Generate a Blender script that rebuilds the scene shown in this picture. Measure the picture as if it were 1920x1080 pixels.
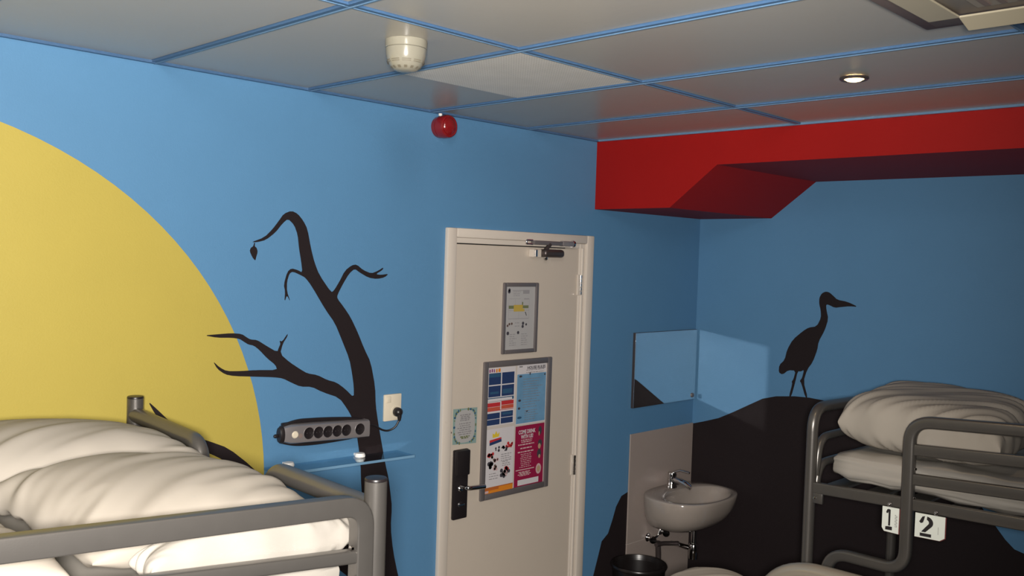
import bpy, bmesh, math, random
from mathutils import Vector, Matrix, noise
from mathutils.geometry import tessellate_polygon

C = bpy.context.scene.collection
scene = bpy.context.scene
for _o in list(bpy.data.objects):
    bpy.data.objects.remove(_o)

# ------------------------------------------------------------------ camera
CAM = Vector((-4.6253, -3.0161, 1.9963))
cam_d = bpy.data.cameras.new('camera')
cam = bpy.data.objects.new('camera', cam_d)
C.objects.link(cam)
_r = Vector((0.70257757, -0.71086075, 0.03258457))
_u = Vector((0.00176504, 0.04753078, 0.99886821))
_f = Vector((0.7116048, 0.70172489, -0.03464876))
cam.matrix_world = Matrix(((_r.x, _u.x, -_f.x, CAM.x), (_r.y, _u.y, -_f.y, CAM.y),
                           (_r.z, _u.z, -_f.z, CAM.z), (0, 0, 0, 1)))
cam_d.sensor_width = 36.0
cam_d.lens = 1711.29 * 36.0 / 1920.0
cam_d.clip_start = 0.05
scene.camera = cam

# ------------------------------------------------------------------ light
scene.view_settings.view_transform = 'Standard'
scene.view_settings.look = 'None'
scene.view_settings.gamma = 1.0
scene.view_settings.use_curve_mapping = False
scene.view_settings.exposure = 0.0
scene.cycles.use_denoising = True
scene.cycles.sample_clamp_indirect = 0.0
scene.cycles.blur_glossy = 0.0
scene.cycles.use_guiding = True
scene.cycles.guiding_training_samples = 32
scene.cycles.max_bounces = 6

world = bpy.data.worlds.new('world')
world.use_nodes = True
world.node_tree.nodes['Background'].inputs[0].default_value = (0.5, 0.5, 0.5, 1)
world.node_tree.nodes['Background'].inputs[1].default_value = 0.02
scene.world = world

# the flash of the photographer's camera, fired along the view from beside the lens
fl_d = bpy.data.lights.new('camera_flash', 'SPOT')
fl_d.energy = 650.0
fl_d.color = (1.0, 0.95, 0.89)
fl_d.spot_size = math.radians(104)
fl_d.spot_blend = 0.8
fl_d.shadow_soft_size = 0.10
fl = bpy.data.objects.new('camera_flash', fl_d)
fl.matrix_world = Matrix.Rotation(math.radians(11.5), 4, 'Z') @ cam.matrix_world
fl.location = CAM - _f * 0.10 + Vector((0, 0, 0.01))
C.objects.link(fl)

# ------------------------------------------------------------------ materials
def mat(name, col, rough=0.5, metal=0.0, spec=0.5, bump=0.0, bscale=200.0, var=0.0, vscale=6.0,
        emit=None, coat=0.0):
    m = bpy.data.materials.new(name)
    m.use_nodes = True
    nt = m.node_tree
    b = nt.nodes['Principled BSDF']
    b.inputs['Base Color'].default_value = (*col, 1)
    b.inputs['Roughness'].default_value = rough
    b.inputs['Metallic'].default_value = metal
    b.inputs['Specular IOR Level'].default_value = spec
    b.inputs['Coat Weight'].default_value = coat
    tc = nt.nodes.new('ShaderNodeTexCoord')
    if var > 0:
        n = nt.nodes.new('ShaderNodeTexNoise')
        n.inputs['Scale'].default_value = vscale
        n.inputs['Detail'].default_value = 5
        nt.links.new(tc.outputs['Object'], n.inputs['Vector'])
        mx = nt.nodes.new('ShaderNodeMix')
        mx.data_type = 'RGBA'
        mx.inputs['A'].default_value = (*[c * (1 - var) for c in col], 1)
        mx.inputs['B'].default_value = (*[min(1, c * (1 + var)) for c in col], 1)
        nt.links.new(n.outputs['Fac'], mx.inputs['Factor'])
        nt.links.new(mx.outputs['Result'], b.inputs['Base Color'])
    if bump > 0:
        n2 = nt.nodes.new('ShaderNodeTexNoise')
        n2.inputs['Scale'].default_value = bscale
        n2.inputs['Detail'].default_value = 3
        nt.links.new(tc.outputs['Object'], n2.inputs['Vector'])
        bp = nt.nodes.new('ShaderNodeBump')
        bp.inputs['Strength'].default_value = bump
        bp.inputs['Distance'].default_value = 0.004
        nt.links.new(n2.outputs['Fac'], bp.inputs['Height'])
        nt.links.new(bp.outputs['Normal'], b.inputs['Normal'])
    if emit:
        b.inputs['Emission Color'].default_value = (*emit[0], 1)
        b.inputs['Emission Strength'].default_value = emit[1]
    return m

M = {}
M['blue'] = mat('blue_wall_paint', (0.082, 0.206, 0.362), 0.55, spec=0.3, bump=0.12, bscale=160, var=0.03)
M['black_paint'] = mat('black_wall_paint', (0.016, 0.0115, 0.0125), 0.7, spec=0.12, bump=0.1, bscale=160)
M['yellow_paint'] = mat('yellow_wall_paint', (0.39, 0.31, 0.062), 0.55, spec=0.3, bump=0.12, bscale=160, var=0.03)
M['red'] = mat('red_wall_paint', (0.265, 0.0060, 0.0050), 0.6, spec=0.16, bump=0.1, bscale=160, var=0.03)
M['floor'] = mat('grey_brown_floor', (0.10, 0.085, 0.07), 0.5, var=0.15)
M['tile'] = mat('ceiling_tile_vinyl', (0.42, 0.395, 0.35), 0.30, spec=0.55, bump=0.05, bscale=60, var=0.03, vscale=3)
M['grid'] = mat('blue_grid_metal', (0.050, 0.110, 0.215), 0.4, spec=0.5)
M['grid_lit'] = mat('lit_blue_grid_metal', (0.105, 0.19, 0.30), 0.4, spec=0.5)  # lighter copy of the grid blue: edge highlight put into the colour
M['plenum'] = mat('ceiling_slab_plaster', (0.3, 0.3, 0.3), 0.8)
M['door'] = mat('cream_door_paint', (0.50, 0.435, 0.365), 0.42, spec=0.4, bump=0.05, bscale=90, var=0.02)
M['casing'] = mat('cream_trim_paint', (0.56, 0.50, 0.435), 0.35, spec=0.5)
M['steel'] = mat('satin_grey_steel_tube', (0.135, 0.126, 0.117), 0.32, metal=0.62, spec=0.5, bump=0.03, bscale=300, var=0.06, vscale=30)
M['lit_steel'] = mat('lit_satin_steel_tube', (0.37, 0.33, 0.27), 0.30, metal=0.45)  # same steel in a lighter colour, to look lit close to the flash
M['chrome'] = mat('chrome', (0.62, 0.60, 0.60), 0.10, metal=1.0)
M['dark_metal'] = mat('dark_bronze_metal', (0.085, 0.068, 0.066), 0.35, metal=0.6)
M['frame_metal'] = mat('grey_snap_frame_metal', (0.19, 0.17, 0.172), 0.40, metal=0.5)
M['black_plastic'] = mat('black_plastic', (0.014, 0.011, 0.012), 0.35)
M['bin_plastic'] = mat('black_bin_plastic', (0.009, 0.007, 0.007), 0.3)
M['linen'] = mat('white_linen', (0.36, 0.325, 0.28), 0.75, spec=0.2, bump=0.12, bscale=900, var=0.02, vscale=12)
M['sheet'] = mat('white_sheet', (0.345, 0.32, 0.285), 0.6, spec=0.3, bump=0.12, bscale=900)
M['ceramic'] = mat('white_ceramic', (0.31, 0.268, 0.235), 0.12, spec=0.5, coat=0.4)
M['splash'] = mat('white_wall_tile', (0.31, 0.258, 0.232), 0.22, spec=0.45)
M['grout'] = mat('tile_joint_grout', (0.42, 0.38, 0.34), 0.8)
M['ivory'] = mat('ivory_plastic', (0.66, 0.585, 0.46), 0.3, spec=0.5)
M['detector'] = mat('ivory_detector_plastic', (0.255, 0.24, 0.19), 0.22, spec=0.5)
M['slot'] = mat('dark_vent_slot', (0.16, 0.14, 0.10), 0.6)
M['alarm'] = mat('red_alarm_plastic', (0.19, 0.008, 0.010), 0.16, spec=0.6)
M['white_plastic'] = mat('white_plastic', (0.80, 0.78, 0.75), 0.35)
M['strip_silver'] = mat('silver_plastic', (0.27, 0.247, 0.25), 0.28, metal=0.45, spec=0.5)
M['ac_body'] = mat('beige_grey_fitting', (0.27, 0.235, 0.195), 0.45)
M['ac_trim'] = mat('brown_grey_trim', (0.19, 0.145, 0.13), 0.5)
M['ac_flap'] = mat('cream_flap', (0.46, 0.41, 0.30), 0.4)
M['plate'] = mat('white_number_plate', (0.80, 0.84, 0.78), 0.4)
M['ink'] = mat('black_ink', (0.016, 0.012, 0.014), 0.5)
M['maroon'] = mat('maroon_plate_edge', (0.16, 0.03, 0.03), 0.5)
M['lamp'] = mat('lit_lamp', (1, 0.8, 0.5), 0.4, emit=((1.0, 0.70, 0.33), 7.0))
# printed matter
def ink(name, c, r=0.3): M[name] = mat(name, c, r, spec=0.4)
ink('paper_grey', (0.36, 0.35, 0.345)); ink('paper_white', (0.56, 0.53, 0.54)); ink('paper_cream', (0.50, 0.45, 0.41))
ink('print_navy', (0.022, 0.042, 0.115)); ink('print_teal', (0.03, 0.085, 0.16)); ink('print_red', (0.44, 0.03, 0.035))
ink('print_orange_red', (0.46, 0.085, 0.05)); ink('print_crimson', (0.25, 0.012, 0.05)); ink('print_orange', (0.60, 0.20, 0.02))
ink('print_dark_orange', (0.40, 0.11, 0.025)); ink('print_yellow', (0.62, 0.46, 0.04)); ink('print_grey', (0.20, 0.19, 0.195))
ink('print_dark', (0.05, 0.045, 0.055)); ink('print_green', (0.14, 0.155, 0.075)); ink('print_gold', (0.42, 0.30, 0.06))
ink('print_pale_pink', (0.52, 0.36, 0.36)); ink('print_violet', (0.24, 0.07, 0.17)); ink('print_mint', (0.21, 0.30, 0.28))
ink('print_brown', (0.10, 0.06, 0.05)); ink('print_tan', (0.40, 0.27, 0.17)); ink('print_plan', (0.25, 0.24, 0.245))
M['print_sea'] = mat('print_sea', (0.13, 0.27, 0.42), 0.3, spec=0.4, var=0.28, vscale=14)
# clear tinted glass of the shelf
def glass(name, tint, gl=0.12):
    m = bpy.data.materials.new(name); m.use_nodes = True
    nt = m.node_tree; nt.nodes.clear()
    out = nt.nodes.new('ShaderNodeOutputMaterial'); mx = nt.nodes.new('ShaderNodeMixShader')
    t = nt.nodes.new('ShaderNodeBsdfTransparent'); g = nt.nodes.new('ShaderNodeBsdfGlossy')
    fr = nt.nodes.new('ShaderNodeFresnel'); fr.inputs['IOR'].default_value = 1.5
    t.inputs['Color'].default_value = (*tint, 1); g.inputs['Roughness'].default_value = 0.03
    ge = nt.nodes.new('ShaderNodeNewGeometry'); iv = nt.nodes.new('ShaderNodeMath'); iv.operation = 'SUBTRACT'; iv.inputs[0].default_value = 1.0
    mu = nt.nodes.new('ShaderNodeMath'); mu.operation = 'MULTIPLY'
    nt.links.new(ge.outputs['Backfacing'], iv.inputs[1]); nt.links.new(iv.outputs[0], mu.inputs[0]); nt.links.new(fr.outputs[0], mu.inputs[1])
    nt.links.new(mu.outputs[0], mx.inputs[0]); nt.links.new(t.outputs[0], mx.inputs[1])
    nt.links.new(g.outputs[0], mx.inputs[2]); nt.links.new(mx.outputs[0], out.inputs['Surface'])
    return m
M['glass'] = glass('clear_shelf_glass', (0.84, 0.91, 0.95))
M['glass_edge'] = mat('pale_glass_edge', (0.16, 0.31, 0.47), 0.25, spec=0.6)
M['mirror'] = mat('mirror_silver', (0.74, 0.78, 0.79), 0.0, metal=1.0)
def perforated():
    m = mat('perforated_tile_face', (0.68, 0.66, 0.62), 0.55, spec=0.3)
    nt = m.node_tree; b = nt.nodes['Principled BSDF']
    tc = nt.nodes.new('ShaderNodeTexCoord'); v = nt.nodes.new('ShaderNodeTexVoronoi')
    v.inputs['Scale'].default_value = 90; v.inputs['Randomness'].default_value = 0.0
    n = nt.nodes.new('ShaderNodeTexNoise'); n.inputs['Scale'].default_value = 9; n.inputs['Detail'].default_value = 6
    nt.links.new(tc.outputs['Object'], v.inputs['Vector']); nt.links.new(tc.outputs['Object'], n.inputs['Vector'])
    cr = nt.nodes.new('ShaderNodeValToRGB')
    cr.color_ramp.elements[0].position = 0.20; cr.color_ramp.elements[0].color = (0.62, 0.60, 0.56, 1)
    cr.color_ramp.elements[1].position = 0.34; cr.color_ramp.elements[1].color = (0.90, 0.87, 0.82, 1)
    nt.links.new(v.outputs['Distance'], cr.inputs[0])
    mx = nt.nodes.new('ShaderNodeMix'); mx.data_type = 'RGBA'; mx.blend_type = 'MULTIPLY'; mx.inputs['Factor'].default_value = 0.22
    nt.links.new(cr.outputs[0], mx.inputs['A']); nt.links.new(n.outputs['Fac'], mx.inputs['B'])
    nt.links.new(mx.outputs['Result'], b.inputs['Base Color'])
    return m
M['perforated'] = perforated()

# ------------------------------------------------------------------ helpers
def thing(name, label, cat, loc=(0, 0, 0), group=None):
    o = bpy.data.objects.new(name, None); C.objects.link(o)
    o.location = loc; o['label'] = label; o['category'] = cat
    if group: o['group'] = group
    o.empty_display_size = 0.05
    return o
def tag(o, label=None, cat=None, group=None, kind=None):
    if label: o['label'] = label
    if cat: o['category'] = cat
    if group: o['group'] = group
    if kind: o['kind'] = kind
    return o
def obj(name, bm, m, parent=None, label=None, smooth=None, kind=None):
    """link a bmesh given in WORLD coordinates; parented ones are re-expressed about their thing's base"""
    bmesh.ops.recalc_face_normals(bm, faces=bm.faces[:])
    me = bpy.data.meshes.new(name)
    o = bpy.data.objects.new(name, me)
    off = Vector((0, 0, 0))
    q = parent
    while q is not None:
        off += q.location; q = q.parent
    bmesh.ops.translate(bm, verts=bm.verts[:], vec=-off)
    bm.to_mesh(me); bm.free()
    for mm in (m if isinstance(m, (list, tuple)) else [m]):
        me.materials.append(mm)
    if smooth is not None:
        me.polygons.foreach_set('use_smooth', [True] * len(me.polygons))
        me.set_sharp_from_angle(angle=math.radians(smooth))
    C.objects.link(o)
    if parent: o.parent = parent
    if label: o['label'] = label
    if kind: o['kind'] = kind
    return o
def B(): return bmesh.new()
def box(bm, x0, x1, y0, y1, z0, z1, bev=0.0, seg=2):
    t = bmesh.new()
    vs = [t.verts.new((x, y, z)) for x in (x0, x1) for y in (y0, y1) for z in (z0, z1)]
    for f in ((0, 1, 3, 2), (4, 6, 7, 5), (0, 4, 5, 1), (2, 3, 7, 6), (0, 2, 6, 4), (1, 5, 7, 3)):
        t.faces.new([vs[i] for i in f])
    if bev > 0:
        bmesh.ops.bevel(t, geom=t.edges[:], offset=bev, segments=seg, profile=0.5, affect='EDGES')
    join(bm, t)
    return bm
def join(bm, t):
    mp = {v: bm.verts.new(v.co) for v in t.verts}
    for f in t.faces:
        nf = bm.faces.new([mp[v] for v in f.verts]); nf.material_index = f.material_index
    t.free()
def rot_part(bm, start, mtx, centre):
    vs = bm.verts[:] if start == 0 else list(bm.verts)[start:]
    bmesh.ops.rotate(bm, verts=vs, cent=centre, matrix=mtx)
def fillet(pts, r, n=7):
    pts = [Vector(p) for p in pts]
    out = [pts[0]]
    for i in range(1, len(pts) - 1):
        a, b, c = pts[i - 1], pts[i], pts[i + 1]
        d1 = (a - b); d2 = (c - b)
        rr = min(r, d1.length * 0.49, d2.length * 0.49)
        d1.normalize(); d2.normalize()
        p1 = b + d1 * rr; p2 = b + d2 * rr
        for k in range(n + 1):
            t = k / n
            out.append(p1.lerp(b, t).lerp(b.lerp(p2, t), t))
    out.append(pts[-1])
    return out
def tube(bm, pts, r, n=16, cap=True, rx=None):
    pts = [Vector(p) for p in pts]
    rings = []
    t = (pts[1] - pts[0]).normalized()
    ref = Vector((0, 0, 1)) if abs(t.z) < 0.9 else Vector((1, 0, 0))
    a = t.cross(ref).normalized(); b = a.cross(t).normalized()
    for i, p in enumerate(pts):
        if i == 0: t2 = pts[1] - pts[0]
        elif i == len(pts) - 1: t2 = pts[-1] - pts[-2]
        else: t2 = (pts[i + 1] - p).normalized() + (p - pts[i - 1]).normalized()
        t2.normalize()
        q = t.rotation_difference(t2); a = q @ a; b = q @ b; t = t2
        rad = r[i] if isinstance(r, (list, tuple)) else r
        rings.append([bm.verts.new(p + a * math.cos(2 * math.pi * k / n) * rad + b * math.sin(2 * math.pi * k / n) * (rx if rx else rad)) for k in range(n)])
    for i in range(len(rings) - 1):
        for k in range(n):
            bm.faces.new((rings[i][k], rings[i][(k + 1) % n], rings[i + 1][(k + 1) % n], rings[i + 1][k]))
    if cap:
        bm.faces.new(rings[0][::-1]); bm.faces.new(rings[-1])
    return bm
def flatbar(bm, pts, normal, w, h, bev=0.006):
    """sweep a rounded rectangle (w along 'normal', h in the plane of the path)"""
    pts = [Vector(p) for p in pts]; nrm = Vector(normal).normalized()
    prof = []
    for sx, sy, a0 in ((1, 1, 0), (-1, 1, 90), (-1, -1, 180), (1, -1, 270)):
        for k in range(4):
            a = math.radians(a0 + 30 * k)
            prof.append((sx * (w / 2 - bev) + math.cos(a) * bev, sy * (h / 2 - bev) + math.sin(a) * bev))
    rings = []
    for i, p in enumerate(pts):
        if i == 0: t = pts[1] - pts[0]
        elif i == len(pts) - 1: t = pts[-1] - pts[-2]
        else: t = (pts[i + 1] - p).normalized() + (p - pts[i - 1]).normalized()
        t.normalize(); s = nrm.cross(t).normalized()
        rings.append([bm.verts.new(p + nrm * x + s * y) for x, y in prof])
    n = len(prof)
    for i in range(len(rings) - 1):
        for k in range(n):
            bm.faces.new((rings[i][k], rings[i][(k + 1) % n], rings[i + 1][(k + 1) % n], rings[i + 1][k]))
    bm.faces.new(rings[0][::-1]); bm.faces.new(rings[-1])
    return bm
def lathe(bm, prof, centre, axis='Z', n=32, ex=None, ey=None):
    """prof: list of (radius, height along axis)"""
    c = Vector(centre)
    ax = {'X': (Vector((0, 1, 0)), Vector((0, 0, 1)), Vector((1, 0, 0))), 'Y': (Vector((0, 0, 1)), Vector((1, 0, 0)), Vector((0, 1, 0))),
          'Z': (Vector((1, 0, 0)), Vector((0, 1, 0)), Vector((0, 0, 1)))}[axis] if isinstance(axis, str) else None
    if ax is None:
        d = Vector(axis).normalized(); a = d.orthogonal().normalized(); ax = (a, d.cross(a), d)
    rings = []
    for r, h in prof:
        if r < 1e-6: rings.append([bm.verts.new(c + ax[2] * h)])
        else: rings.append([bm.verts.new(c + ax[0] * math.cos(2 * math.pi * k / n) * r + ax[1] * math.sin(2 * math.pi * k / n) * r + ax[2] * h) for k in range(n)])
    for i in range(len(rings) - 1):
        A, Bq = rings[i], rings[i + 1]
        for k in range(n):
            k2 = (k + 1) % n
            if len(A) == 1 and len(Bq) == 1: continue
            if len(A) == 1: bm.faces.new((A[0], Bq[k2], Bq[k]))
            elif len(Bq) == 1: bm.faces.new((A[k], A[k2], Bq[0]))
            else: bm.faces.new((A[k], A[k2], Bq[k2], Bq[k]))
    return bm
def chaikin(p, n=1):
    for _ in range(n):
        q = []
        for i in range(len(p)):
            a, b = p[i], p[(i + 1) % len(p)]
            q.append((a[0] * .78 + b[0] * .22, a[1] * .78 + b[1] * .22)); q.append((a[0] * .22 + b[0] * .78, a[1] * .22 + b[1] * .78))
        p = q
    return p
def plate(bm, poly, o, ex, ey, th):
    """flat polygon of small thickness: origin o, axes ex/ey, thickness th along ex x ey"""
    o = Vector(o); ex = Vector(ex); ey = Vector(ey); n = ex.cross(ey).normalized()
    vs = [o + ex * a + ey * b for a, b in poly]
    tris = tessellate_polygon([[Vector((a, b, 0)) for a, b in poly]])
    f = [bm.verts.new(v + n * th) for v in vs]; k = [bm.verts.new(v) for v in vs]
    for t in tris:
        try:
            bm.faces.new([f[i] for i in t]); bm.faces.new([k[i] for i in reversed(t)])
        except ValueError: pass
    m = len(vs)
    for i in range(m):
        j = (i + 1) % m
        bm.faces.new((k[i], k[j], f[j], f[i]))
    return bm
def rect(a0, a1, b0, b1): return [(a0, b0), (a1, b0), (a1, b1), (a0, b1)]
def disc(a, b, r, n=20, ry=None): return [(a + r * math.cos(2 * math.pi * k / n), b + (ry or r) * math.sin(2 * math.pi * k / n)) for k in range(n)]
def text_mesh(bm, s, o, ex, ey, width=None, height=None, bold=0.0, th=0.0004, align='LEFT'):
    """lettering as flat raised mesh; o = left (or right/centre) foot of the line"""
    cu = bpy.data.curves.new('lettering', 'FONT'); cu.body = s; cu.size = 1.0; cu.offset = bold
    cu.resolution_u = 3
    to = bpy.data.objects.new('lettering', cu); C.objects.link(to)
    dg = bpy.context.evaluated_depsgraph_get(); me = bpy.data.meshes.new_from_object(to.evaluated_get(dg))
    C.objects.unlink(to); bpy.data.objects.remove(to)
    xs = [v.co.x for v in me.vertices]; ys = [v.co.y for v in me.vertices]
    w0, h0 = max(xs) - min(xs), max(ys) - min(ys)
    sx = width / w0 if width else height / h0
    sy = height / h0 if height else sx
    dx = {'LEFT': min(xs), 'RIGHT': max(xs), 'CENTER': (min(xs) + max(xs)) / 2}[align]
    o = Vector(o); ex = Vector(ex); ey = Vector(ey); n = ex.cross(ey).normalized()
    vs = [bm.verts.new(o + ex * (v.co.x - dx) * sx + ey * (v.co.y - min(ys)) * sy + n * th) for v in me.vertices]
    for p in me.polygons:
        try: bm.faces.new([vs[i] for i in p.vertices])
        except ValueError: pass
    bpy.data.meshes.remove(me)
EX, EZ = Vector((1, 0, 0)), Vector((0, 0, 1))
EYm = Vector((0, -1, 0))
TREE = [(-2.9274,2.0166),(-2.8743,2.0363),(-2.8407,2.0684),(-2.8152,2.1005),(-2.7954,2.1276),(-2.7632,2.1408),(-2.7359,2.1309),(-2.7109,2.1058),(-2.6916,2.075),(-2.6738,2.0011),(-2.6567,1.9481),(-2.6334,1.9002),(-2.5772,1.8324),(-2.5644,1.8378),(-2.5395,1.8736),(-2.5143,1.9177),(-2.4818,1.9402),(-2.4584,1.9434),(-2.4271,1.9215),(-2.385,1.9079),(-2.3505,1.9196),(-2.3241,1.9344),(-2.3294,1.9227),(-2.364,1.9053),(-2.3358,1.9027),(-2.2968,1.9077),(-2.3177,1.8925),(-2.3564,1.8855),(-2.3986,1.8909),(-2.4404,1.9102),(-2.4679,1.9266),(-2.4941,1.9069),(-2.5226,1.8654),(-2.5477,1.8213),(-2.5475,1.8076),(-2.5164,1.7742),(-2.4818,1.732),(-2.4462,1.6721),(-2.4094,1.5995),(-2.3766,1.5453),(-2.3505,1.4424),(-2.3452,1.3647),(-2.3295,1.2883),(-2.3065,1.193),(-2.2862,1.111),(-2.2667,1.047),(-2.2555,0.9842),(-2.2456,0.9259),(-2.2496,0.8387),(-2.2335,0.737),(-2.202,0.6201),(-2.1404,0.4429),(-2.0245,0.1502),(-2.3458,0.2485),(-2.3541,0.4982),(-2.3594,0.6561),(-2.3872,0.9284),(-2.4069,1.0397),(-2.4125,1.1305),(-2.4287,1.2223),(-2.4439,1.2872),(-2.4636,1.3304),(-2.4853,1.3635),(-2.5251,1.4119),(-2.6034,1.4406),(-2.6552,1.4665),(-2.7053,1.4705),(-2.744,1.4884),(-2.7829,1.5082),(-2.821,1.5152),(-2.8948,1.5224),(-2.9842,1.5309),(-3.019,1.5395),(-3.0496,1.5613),(-3.0669,1.5904),(-3.0416,1.5669),(-3.0128,1.551),(-2.9625,1.5477),(-2.8955,1.5472),(-2.8075,1.5413),(-2.815,1.5607),(-2.8508,1.5878),(-2.8843,1.6211),(-2.9069,1.638),(-2.9294,1.643),(-2.9477,1.6543),(-2.9653,1.6652),(-2.9965,1.6705),(-3.0522,1.6728),(-3.1027,1.6833),(-3.0525,1.6854),(-2.9969,1.6873),(-2.9569,1.6831),(-2.9346,1.668),(-2.9209,1.6612),(-2.8939,1.6581),(-2.8612,1.638),(-2.8093,1.6085),(-2.8014,1.629),(-2.796,1.6392),(-2.8009,1.6521),(-2.789,1.6474),(-2.766,1.6779),(-2.7682,1.6659),(-2.7865,1.6408),(-2.7973,1.6017),(-2.7559,1.568),(-2.7065,1.5369),(-2.6764,1.5199),(-2.6308,1.5105),(-2.5843,1.4873),(-2.5423,1.4752),(-2.4989,1.4456),(-2.4548,1.4057),(-2.4563,1.4508),(-2.4666,1.5055),(-2.4814,1.5645),(-2.5223,1.6468),(-2.5545,1.7101),(-2.6008,1.7647),(-2.6666,1.8576),(-2.6924,1.8862),(-2.7056,1.8943),(-2.7508,1.9121),(-2.7656,1.9043),(-2.7755,1.8728),(-2.7745,1.836),(-2.7578,1.797),(-2.7741,1.8234),(-2.7835,1.7973),(-2.7816,1.8361),(-2.7882,1.8624),(-2.7747,1.9098),(-2.7572,1.9241),(-2.7297,1.9178),(-2.7083,1.9075),(-2.7157,1.9532),(-2.7261,1.9996),(-2.7334,2.0519),(-2.7497,2.0881),(-2.7772,2.1102),(-2.8003,2.0911),(-2.8293,2.056),(-2.8684,2.0269),(-2.9022,2.0179)]
LEAF = [(-2.9117,2.0156),(-2.9128,2.0019),(-2.9047,1.9971),(-2.9,1.982),(-2.9064,1.9614),(-2.9089,1.9494),(-2.9204,1.961),(-2.9324,1.9839),(-2.9284,1.9964),(-2.9186,2.0018),(-2.9149,2.0155)]
ROOT = [(-3.2989,1.4692),(-3.2646,1.4364),(-3.1974,1.3668),(-3.1086,1.319),(-3.0722,1.3042),(-2.9996,1.271),(-2.9083,1.194),(-2.8518,1.1318),(-2.6993,1.0048),(-2.3631,0.7684),(-2.3571,0.5886),(-2.6957,0.8793),(-2.8617,1.0832),(-2.9593,1.1718),(-3.0152,1.2285),(-3.0814,1.2662),(-3.1573,1.2949),(-3.2431,1.3847),(-3.2736,1.4227)]
HILL_A = [(-0.5994,0.7256),(-0.6651,0.7098),(-0.7089,0.6586),(-0.7374,0.5909),(-0.7703,0.5245),(-0.8228,0.4915),(-0.8459,0.4244),(-0.8844,0.3183),(-0.9266,0.1286),(-0.9784,0.002),(-0.5339,0.002),(0.118,0.002),(0.0362,0.6907)]
HILL_B = [(-0.0059,1.037),(-0.0807,1.0611),(-0.1786,1.0952),(-0.2732,1.1441),(-0.3735,1.2002),(-0.4551,1.2454),(-0.5357,1.2695),(-0.6465,1.2841),(-0.7299,1.2878),(-0.8148,1.2834),(-0.904,1.2672),(-0.9914,1.2432),(-1.2547,1.158),(-1.49,1.0024),(-1.6153,0.887),(-1.6818,0.8083),(-1.7255,0.756),(-1.7655,0.7209),(-1.8061,0.7113),(-1.9364,0.7034),(-2.1008,0.7111),(-2.3885,0.2725),(-0.0455,0.002)]
BIRD = [(-0.9779,1.7932),(-0.9189,1.8164),(-0.8634,1.8238),(-0.8436,1.8408),(-0.8176,1.8609),(-0.7984,1.8639),(-0.7762,1.8531),(-0.7633,1.8273),(-0.7649,1.794),(-0.7744,1.7646),(-0.7784,1.7221),(-0.7563,1.6747),(-0.7114,1.6655),(-0.6795,1.6442),(-0.6223,1.5928),(-0.5907,1.5337),(-0.579,1.4763),(-0.5479,1.4447),(-0.5463,1.4034),(-0.5708,1.3938),(-0.6031,1.4225),(-0.6468,1.4244),(-0.6359,1.3764),(-0.6262,1.3626),(-0.6302,1.3505),(-0.6134,1.2783),(-0.6269,1.2801),(-0.6461,1.3589),(-0.6581,1.4227),(-0.6768,1.4231),(-0.6954,1.4356),(-0.6852,1.388),(-0.6724,1.3714),(-0.6828,1.3601),(-0.7094,1.2866),(-0.7222,1.2883),(-0.6938,1.3707),(-0.7122,1.4375),(-0.7423,1.4811),(-0.7654,1.5503),(-0.7697,1.5934),(-0.8018,1.6569),(-0.8191,1.7193),(-0.8062,1.7667),(-0.8029,1.7934),(-0.8147,1.7956),(-0.8529,1.7801),(-0.8836,1.7862),(-0.9326,1.7935)]

# ================================================================== SETTING
H = 2.6
XL, YN = -6.6, -5.2          # far ends of the room behind the camera
b = B(); box(b, XL - .1, .1, YN - .1, .1, -.1, 0); fl_o = obj('floor', b, M['floor'], kind='structure')
DX0, DX1, DZ = -1.938, -1.048, 2.072       # door opening
b = B()
box(b, XL, DX0, 0, .1, 0, H + .12); box(b, DX1, .1, 0, .1, 0, H + .12); box(b, DX0, DX1, 0, .1, DZ, H + .12)
wall_left = obj('wall_left', b, M['blue'], kind='structure')
b = B(); box(b, 0, .1, YN, 0, 0, H + .12); wall_right = obj('wall_right', b, M['blue'], kind='structure')
b = B(); box(b, XL, 0, YN - .1, YN, 0, H + .12); obj('wall_back', b, M['black_paint'], kind='structure')  # unseen wall, coloured black to cut the bounced light
b = B(); box(b, XL - .1, XL, YN - .1, .1, 0, H + .12); obj('wall_far', b, M['black_paint'], kind='structure')  # also unseen and black, so less flash bounces back

# painted mural (paint on the walls: parts of the walls)
OA = (0, -0.0003, 0)
PT = 0.0012
HILL_B[0] = (-.0008, 1.036); HILL_B[-1] = (-.0008, .002)
sun = [(-4.1429 + 1.2909 * math.cos(math.radians(a)), 1.1149 + 1.2909 * math.sin(math.radians(a))) for a in range(-58, 239, 3)]
obj('painted_sun', plate(B(), sun, OA, EX, EZ, 0.0009), M['yellow_paint'], wall_left, label='large yellow painted sun disc')
obj('painted_tree', plate(B(), chaikin(TREE), OA, EX, EZ, 0.0016), M['black_paint'], wall_left, label='black painted bare tree with bent branches')
obj('painted_leaf', plate(B(), chaikin(LEAF), OA, EX, EZ, PT), M['black_paint'], wall_left, label='single black painted leaf hanging from the branch tip')
obj('painted_branch', plate(B(), chaikin(ROOT), OA, EX, EZ, 0.0014), M['black_paint'], wall_left, label='low black painted branch crossing the sun')
obj('painted_hill', plate(B(), HILL_A, OA, EX, EZ, PT), M['black_paint'], wall_left, label='black painted hill edge beside the white tiles')
OB = (-0.0003, 0, 0)
neg = lambda l: [(-a, c) for a, c in l]
obj('painted_hill', plate(B(), neg(HILL_B), OB, EYm, EZ, PT), M['black_paint'], wall_right, label='large black painted hill')
obj('painted_bird', plate(B(), chaikin(neg(BIRD)), OB, EYm, EZ, 0.0016), M['black_paint'], wall_right, label='black painted heron silhouette on the hilltop')

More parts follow.
